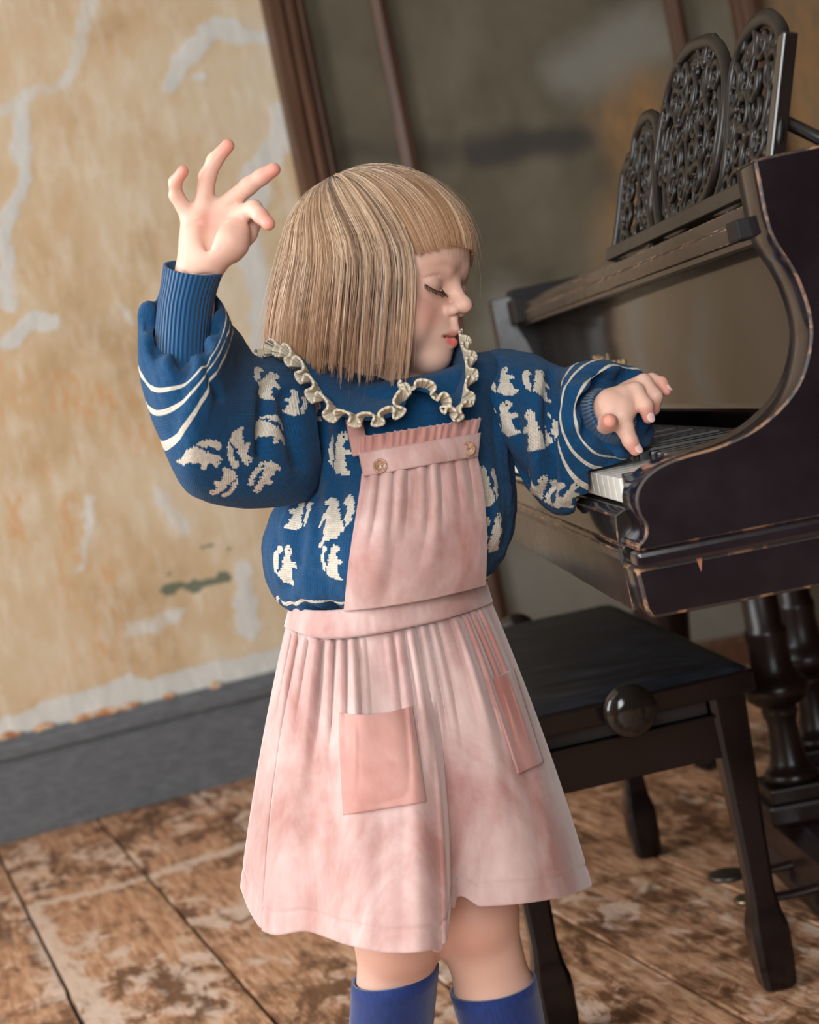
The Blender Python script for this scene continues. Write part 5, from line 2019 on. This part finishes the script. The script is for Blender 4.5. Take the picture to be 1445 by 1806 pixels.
# ------------------------------------------------------------------ pinafore dress
def velvet(name, base, lite):
    m = Mat(name, rough=0.75)
    v = m.coord('Object', (1, 1, 0.55))
    n1 = m.noise(v, 11, 5, 0.55, 0.6)
    n2 = m.noise(v, 60, 4, 0.65, 0.3)
    k = m.math('ADD', m.math('MULTIPLY', n1, 0.85), m.math('MULTIPLY', n2, 0.18))
    m.set('Base Color', m.ramp(k, [(0.36, base), (0.52, tuple(0.5 * (a + b) for a, b in zip(base, lite))), (0.68, lite)]))
    m.set('Sheen Weight', 0.75)
    m.set('Sheen Roughness', 0.42)
    m.set('Sheen Tint', (1.0, 0.93, 0.92, 1))
    m.set('Specular IOR Level', 0.15)
    m.bump(m.math('ADD', m.math('MULTIPLY', m.noise(m.coord(), 420, 2), 0.5), n2), 0.16, 0.0016)
    return m.m


VELVET = velvet('pink_velvet', srgb(170, 120, 112), srgb(218, 194, 189))
VELVET_D = velvet('pink_velvet_pocket', srgb(172, 114, 105), srgb(202, 156, 147))

sk = np.array([0, .035, .09, .20, .33, .45, .55, .60, .625, .70, .80, .91, 1.0])
hem = np.array([(427, 1565, 0), (440, 1600, .004), (466, 1641, .016), (545, 1643, -.004), (620, 1668, .024), (690, 1681, .040), (758, 1676, .040), (785, 1664, .030), (792, 1602, -.036), (850, 1599, -.030), (920, 1594, -.004), (990, 1582, .006), (1042, 1564, 0)], float)
mid = np.array([(487, 1200, 0), (493, 1212, .002), (508, 1226, .006), (562, 1236, -.001), (625, 1240, .007), (680, 1236, .012), (725, 1226, .012), (752, 1216, .006), (762, 1204, -.012), (800, 1196, -.010), (845, 1188, -.001), (885, 1180, .003), (908, 1170, 0)], float)
wst = np.array([(508, 1104, 0), (514, 1109, .002), (528, 1116, .002), (572, 1122, 0), (620, 1120, .001), (668, 1112, .002), (708, 1105, .002), (730, 1100, .001), (742, 1097, 0), (772, 1090, 0), (806, 1082, 0), (838, 1072, .001), (864, 1062, 0)], float)
NS_, NB_, NV_ = 260, 70, 120
sc = 0.5 - 0.5 * np.cos(np.linspace(0, np.pi, NS_)); sc = 0.35 * sc + 0.65 * np.linspace(0, 1, NS_)
vv = np.linspace(0, 1, NV_)
ctrl = []
for v in vv:
    # quadratic through waist, mid (v=.21) and hem; skirts swing outward slightly
    l0, l1, l2 = (v - .21) * (v - 1) / (.21), v * (v - 1) / (.21 * (.21 - 1)), v * (v - .21) / (1 - .21)
    ctrl.append(wst * l0 + mid * l1 + hem * l2)
Gk = np.empty((NV_, NS_ + NB_, 3))
for i, (v, c) in enumerate(zip(vv, ctrl)):
    x = np.interp(sc, sk, c[:, 0]); y = spline_t(sk, c[:, 1], sc); off = spline_t(sk, c[:, 2], sc)
    if True:
        y = np.where((sc > .59) & (sc < .64), np.interp(sc, sk, c[:, 1]), y)
        off = np.where((sc > .55) & (sc < .70), np.interp(sc, sk, c[:, 2]), off)
    rd = 0.098 + (0.165 - 0.098) * v ** 0.9
    tn = (x - c[0, 0]) / (c[-1, 0] - c[0, 0])
    base = rd * np.sqrt(np.clip(1 - (2 * tn - 1) ** 2, 0, 1))
    # gathers that open out below the waistband
    g = 0.0100 * np.sin(sc * 2 * np.pi * 20 + 11 * fbm(sc * 7, sc * 0 + 0.1 * v, 0.0, 2, seed=52)) * sstep(0.15, 0.55, fbm(sc * 11, sc * 0, 0.0, 2, seed=2)) * (1 - sstep(0.06, 0.55, v)) * sstep(0, .03, v) * (1 - 0.4 * v)
    g = g + 0.042 * (fbm(sc * 9 + 0.2 * v, sc * 0 + v * 0.5, 0.0, 2, seed=6) - .37) * sstep(0.0, 0.18, v) * (1 - 0.40 * v) - 0.003 * np.exp(-((sc - .088) / .005) ** 2)
    g = g + 0.007 * (fbm(sc * 6 + v * 1.5, v * 4 + sc * 2, 0.0, 2, seed=16) - .37)
    front = np.array([P(a, b, D0 - o_) for a, b, o_ in zip(x, y, base + off + g * sstep(0, .04, tn) * (1 - sstep(.96, 1, tn)))])
    th = np.linspace(0, np.pi, NB_ + 2)[1:-1]
    cc_, e1 = (front[0] + front[-1]) / 2, (front[-1] - front[0]) / 2
    bk = cc_ + np.cos(th)[:, None] * e1 + np.sin(th)[:, None] * np.array([0, 1, 0]) * rd * 0.85 * (1 + 0.10 * v * np.sin(th * 9))[:, None]
    Gk[i] = np.vstack([front, bk])
# stitched hem line
Nk = grid_normals(Gk)
sg = 1.0 if (Nk[70, 150] @ FW) < 0 else -1.0
hl = -0.0014 * np.exp(-((vv - 0.925) / 0.006) ** 2)
Gk = Gk + sg * hl[:, None, None] * Nk
me = grid_mesh('pinafore_dress', Gk, True, sg > 0)
dress = link('pinafore_dress', me, VELVET, person)
dress['label'] = 'dusty pink velvet pinafore with gathered skirt'
two_sided(dress, 0.002)
SKV = Gk[:, :NS_].reshape(-1, 3)
SKP = PX(SKV)


SKB = {}
for i_, (a_, b_) in enumerate(SKP[:, :2] // 24):
    if 560 < a_ * 24 < 1000 and b_ * 24 > 1100:
        for du_ in (-1, 0, 1):
            for dv_ in (-1, 0, 1):
                SKB.setdefault((int(a_) + du_, int(b_) + dv_), []).append(i_)
SKB = {k_: np.array(v_) for k_, v_ in SKB.items()}


def on_skirt(x, y, lift):
    c = SKB.get((int(x // 24), int(y // 24)))
    q = SKP[c]
    d = (q[:, 0] - x) ** 2 + (q[:, 1] - y) ** 2
    i = np.argpartition(d, 6)[:6]
    w = 1 / (d[i] + 1.0)
    return P(x, y, (q[i, 2] * w).sum() / w.sum() - lift)


def quad_patch(TL, TR, BR, BL, nu, nv, fn, top=None):
    G = np.empty((nv, nu, 3))
    for i, v in enumerate(np.linspace(0, 1, nv)):
        for j, u in enumerate(np.linspace(0, 1, nu)):
            a = np.array(TL) * (1 - u) * (1 - v) + np.array(TR) * u * (1 - v) + np.array(BR) * u * v + np.array(BL) * (1 - u) * v
            G[i, j] = fn(a[0], a[1], u, v)
    return G


def make_pocket(TL, TR, BR, BL, dip, clear):
    nu, nv = 44, 56

    def fn(x, y, u, v):
        y = y + dip * math.sin(math.pi * u) * (1 - v) ** 3 * 1.0
        e = min(u, 1 - u, 1 - v) if True else 0
        puff = 0.0065 + 0.006 * math.sin(math.pi * u) * (1 - v) ** 1.5 + 0.0022 * math.exp(-((min(u, 1 - u, 1 - v) - .03) / .02) ** 2)
        wr = 0.004 * (float(fbm(np.array(u * 4.0), np.array(v * 4.0 + u * 2), seed=21)) - .47)
        lift = puff + wr * min(1, e * 8)
        if v < 0.16: lift += 0.0016
        return on_skirt(x, y, lift if (0.0 < u < 1.0 and v < 1.0) else 0.0005)
    G = quad_patch(TL, TR, BR, BL, nu, nv, fn)
    dd = (G - CAM) @ FW
    for _ in range(60):      # the lining bridges the small folds beneath
        dd[:, 1:-1] = 0.5 * dd[:, 1:-1] + 0.25 * (dd[:, :-2] + dd[:, 2:])
        dd[1:-1] = 0.5 * dd[1:-1] + 0.25 * (dd[:-2] + dd[2:])
    pq = PX(G)
    sd = np.array([[((on_skirt(a_, b_, 0.0) - CAM) @ FW) for a_, b_ in zip(r1[:, 0], r1[:, 1])] for r1 in pq])
    dd = np.minimum(dd - 0.3 * clear, sd - clear)
    G = CAM + (G - CAM) * (dd / ((G - CAM) @ FW))[..., None]
    N_ = grid_normals(G, False)
    fl_ = (N_[20, 20] @ FW) > 0
    o = link('pocket', grid_mesh('pocket', G, False, not fl_), VELVET_D, dress)
    md = o.modifiers.new('thickness', 'SOLIDIFY'); md.thickness = 0.0022; md.offset = 1
    return o


make_pocket((594, 1256), (728, 1244), (752, 1414), (603, 1438), 10, 0.0050)
make_pocket((862, 1198), (906, 1178), (959, 1344), (916, 1364), 3, 0.0125)


# ---- waistband
wt = np.array([(514, 1074), (560, 1079), (612, 1077), (660, 1068), (710, 1057), (780, 1041), (852, 1021)], float)
wb = np.array([(506, 1106), (556, 1122), (612, 1123), (660, 1116), (710, 1106), (780, 1090), (865, 1064)], float)
Gw = []
for t, bul in zip(np.linspace(0, 1, 14), 0.0025 * np.sin(np.linspace(0, np.pi, 14)) ** .5):
    c = wt * (1 - t) + wb * t
    x = np.linspace(c[0, 0], c[-1, 0], 150)
    y = spline_t(c[:, 0], c[:, 1], x)
    tn = np.linspace(0, 1, 150)
    base = (0.101 + 0.003 * t) * np.sqrt(np.clip(1 - (2 * tn - 1) ** 2, 0, 1)) + bul + 0.003 + 0.002 * (fbm(tn * 20, tn * 0 + t, seed=31) - .47)
    fr_ = np.array([P(a, b, D0 - o_) for a, b, o_ in zip(x, y, base)])
    th = np.linspace(0, np.pi, 62)[1:-1]
    bk = (fr_[0] + fr_[-1]) / 2 + np.cos(th)[:, None] * (fr_[-1] - fr_[0]) / 2 + np.sin(th)[:, None] * np.array([0, .09, 0])
    Gw.append(np.vstack([fr_, bk]))
Gw = np.array(Gw)
fl_ = (grid_normals(Gw)[7, 70] @ FW) > 0
two_sided(link('waistband', grid_mesh('waistband', Gw, True, not fl_), VELVET, dress), 0.003)


# ---- bib, its band, frill, strap and buttons
def on_chest(x, y, lift):
    return P(x, y, float(dpth(x, y)) - lift)


le = np.array([(641, 836), (630, 910), (618, 990), (609, 1076)], float)
re_ = np.array([(838, 800), (850, 870), (855, 950), (853, 1030)], float)
nu, nv = 150, 120
le_s, re_s = cat_spline(le, nv), cat_spline(re_, nv)
G = np.empty((nv, nu, 3))
us = np.linspace(0, 1, nu)
for i, v in enumerate(np.linspace(0, 1, nv)):
    X_ = le_s[i, 0] * (1 - us) + re_s[i, 0] * us
    Y_ = le_s[i, 1] * (1 - us) + re_s[i, 1] * us + 6 * np.sin(np.pi * us)
    g = 0.0075 * np.sin(us * 2 * np.pi * 8 + 8 * fbm(us * 4, us * 0 + 0.2 * v, 0.0, 2, seed=55)) * (1 - sstep(0.05, 0.65, v)) * sstep(.2, .6, fbm(us * 7, us * 0, 0.0, 2, seed=41))
    g = g + 0.020 * (fbm(us * 5 + 0.5 * v, v * 0.8 + us * 0, 0.0, 2, seed=43) - .37) * sstep(0, .12, v) * (1 - 0.6 * sstep(.7, 1, v))
    lift = 0.018 + 0.006 * np.sin(np.pi * us) - 0.006 * v + g * sstep(0, .06, us) * (1 - sstep(.94, 1, us))
    G[i] = [on_chest(a, b, c) for a, b, c in zip(X_, Y_, lift)]
fl_ = (grid_normals(G, False)[60, 70] @ FW) > 0
two_sided(link('bib', grid_mesh('bib', G, False, not fl_), VELVET, dress), 0.003)


def strip(name, t0, t1, b0, b1, mat, nu, nv, liftf, th=0.003):
    def fn(x, y, u, v):
        return on_chest(x, y, liftf(u, v))
    G = quad_patch(t0, t1, b1, b0, nu, nv, fn)
    fl_ = (grid_normals(G, False)[nv // 2, nu // 2] @ FW) > 0
    o = link(name, grid_mesh(name, G, False, not fl_), mat, dress)
    return two_sided(o, th)


strip('bib_band', (636, 802), (843, 766), (644, 840), (838, 804), VELVET, 60, 12, lambda u, v: 0.0225 + 0.006 * math.sin(math.pi * u) + 0.002 * math.sin(math.pi * v), 0.004)
strip('bib_frill', (638, 770), (849, 738), (637, 806), (842, 770), VELVET_D, 260, 12,
      lambda u, v: 0.020 + 0.006 * math.sin(math.pi * u) + (1 - v) * 0.0052 * math.sin(u * 2 * math.pi * 14 + 1.6 * math.sin(u * 19)) + 0.001, 0.002)
strip('strap', (612, 742), (640, 738), (624, 806), (652, 800), VELVET_D, 12, 20, lambda u, v: 0.012 + 0.004 * v, 0.003)
BTN = Mat('shell_button', srgb(150, 112, 86), 0.22)
BTN.set('Base Color', BTN.ramp(BTN.noise(BTN.coord(), 160, 3, 0.6, 1.0), [(0.3, srgb(120, 84, 62)), (0.6, srgb(176, 138, 110)), (0.8, srgb(212, 184, 160))]))
HOLE = Mat('button_hole', srgb(70, 48, 38), 0.8)
for x, y in ((671, 822), (826, 792)):
    c = on_chest(x, y, 0.031)
    n_ = nrm(-FW + RT * (0.0012 * (x - 720)))
    ax = nrm(RT - n_ * (RT @ n_)); ay = np.cross(n_, ax)
    r_ = 0.0068
    b_ = capped('button', lathe_rings([(.1 * r_, -.0015), (.9 * r_, -.0015), (r_, 0), (r_, .0012), (.90 * r_, .0022), (.74 * r_, .0020), (.64 * r_, .0008), (.1 * r_, .0006)], c, ax, ay, n_, 28), BTN.m, dress)
    for s1_ in (-1, 1):
        q = c + n_ * 0.0009 + ax * 0.0014 * s1_
        capped('button_hole', lathe_rings([(.0007, 0), (.0007, .0002)], q, ax, ay, n_, 10), HOLE.m, b_)

# ------------------------------------------------------------------ socks
SOCK = Mat('sock_knit', rough=0.85)
SOCK.set('Base Color', SOCK.ramp(SOCK.noise(SOCK.coord('Object', (1, 1, 0.3)), 300, 2), [(0.3, srgb(6, 34, 92)), (0.7, srgb(11, 46, 114))]))
SOCK.set('Sheen Weight', 0.3)
for kn, an, top_px, fw in ((KNR, ANR, (664, 1752), np.array([.03, -1, 0])), (KNL, ANL, (867, 1778), np.array([.35, -1, 0]))):
    fw = nrm(fw)
    axis_pts = [kn * 0.62 + an * 0.38 + np.array([0, .012, 0]), an]
    ztop_ = P(*top_px, 1.575)[2]
    ctr, rad, nor = [], [], []
    calf = axis_pts[0]
    zc = np.linspace(ztop_, 0.06, 16)
    for z_ in zc:
        if z_ > calf[2]:
            t = (kn[2] - z_) / (kn[2] - calf[2]); c = kn * (1 - t) + calf * t; r_ = .0385 * (1 - t) + .0375 * t
        else:
            t = (calf[2] - z_) / (calf[2] - an[2]); c = calf * (1 - t) + an * t; r_ = .0375 * (1 - t) + .024 * t
        ctr.append(c); rad.append((r_ + .0065, r_ + .0065)); nor.append(UPZ)
    side = np.cross(UPZ, fw)
    for t, r1, r2 in ((.25, .030, .034), (.5, .031, .032), (.8, .032, .028), (1.1, .031, .025), (1.35, .027, .022), (1.5, .015, .014)):
        ctr.append(np.array([an[0], an[1], 0.030 - 0.004 * t]) + fw * (0.085 * t - 0.018)); rad.append((r1, r2)); nor.append(nrm(UPZ * max(0.0, 1 - 2.0 * t) - fw * min(1, 2 * t)))
    G = []
    th = np.linspace(0, 2 * np.pi, 40, endpoint=False)
    for c, (r1, r2), n_ in zip(ctr, rad, nor):
        fr_ = np.cross(side, n_)
        G.append(c + np.cos(th)[:, None] * side * r1 + np.sin(th)[:, None] * nrm(fr_) * r2)
    G = np.array(G)
    G[..., 2] = np.maximum(G[..., 2], 0.001)
    nrm_ = grid_normals(G)
    s_ = ((G - np.array(ctr)[:, None]) * nrm_).sum(2).mean() > 0
    o = link('sock', grid_mesh('sock', G, True, not s_), SOCK.m, person)
    two_sided(o, 0.004)
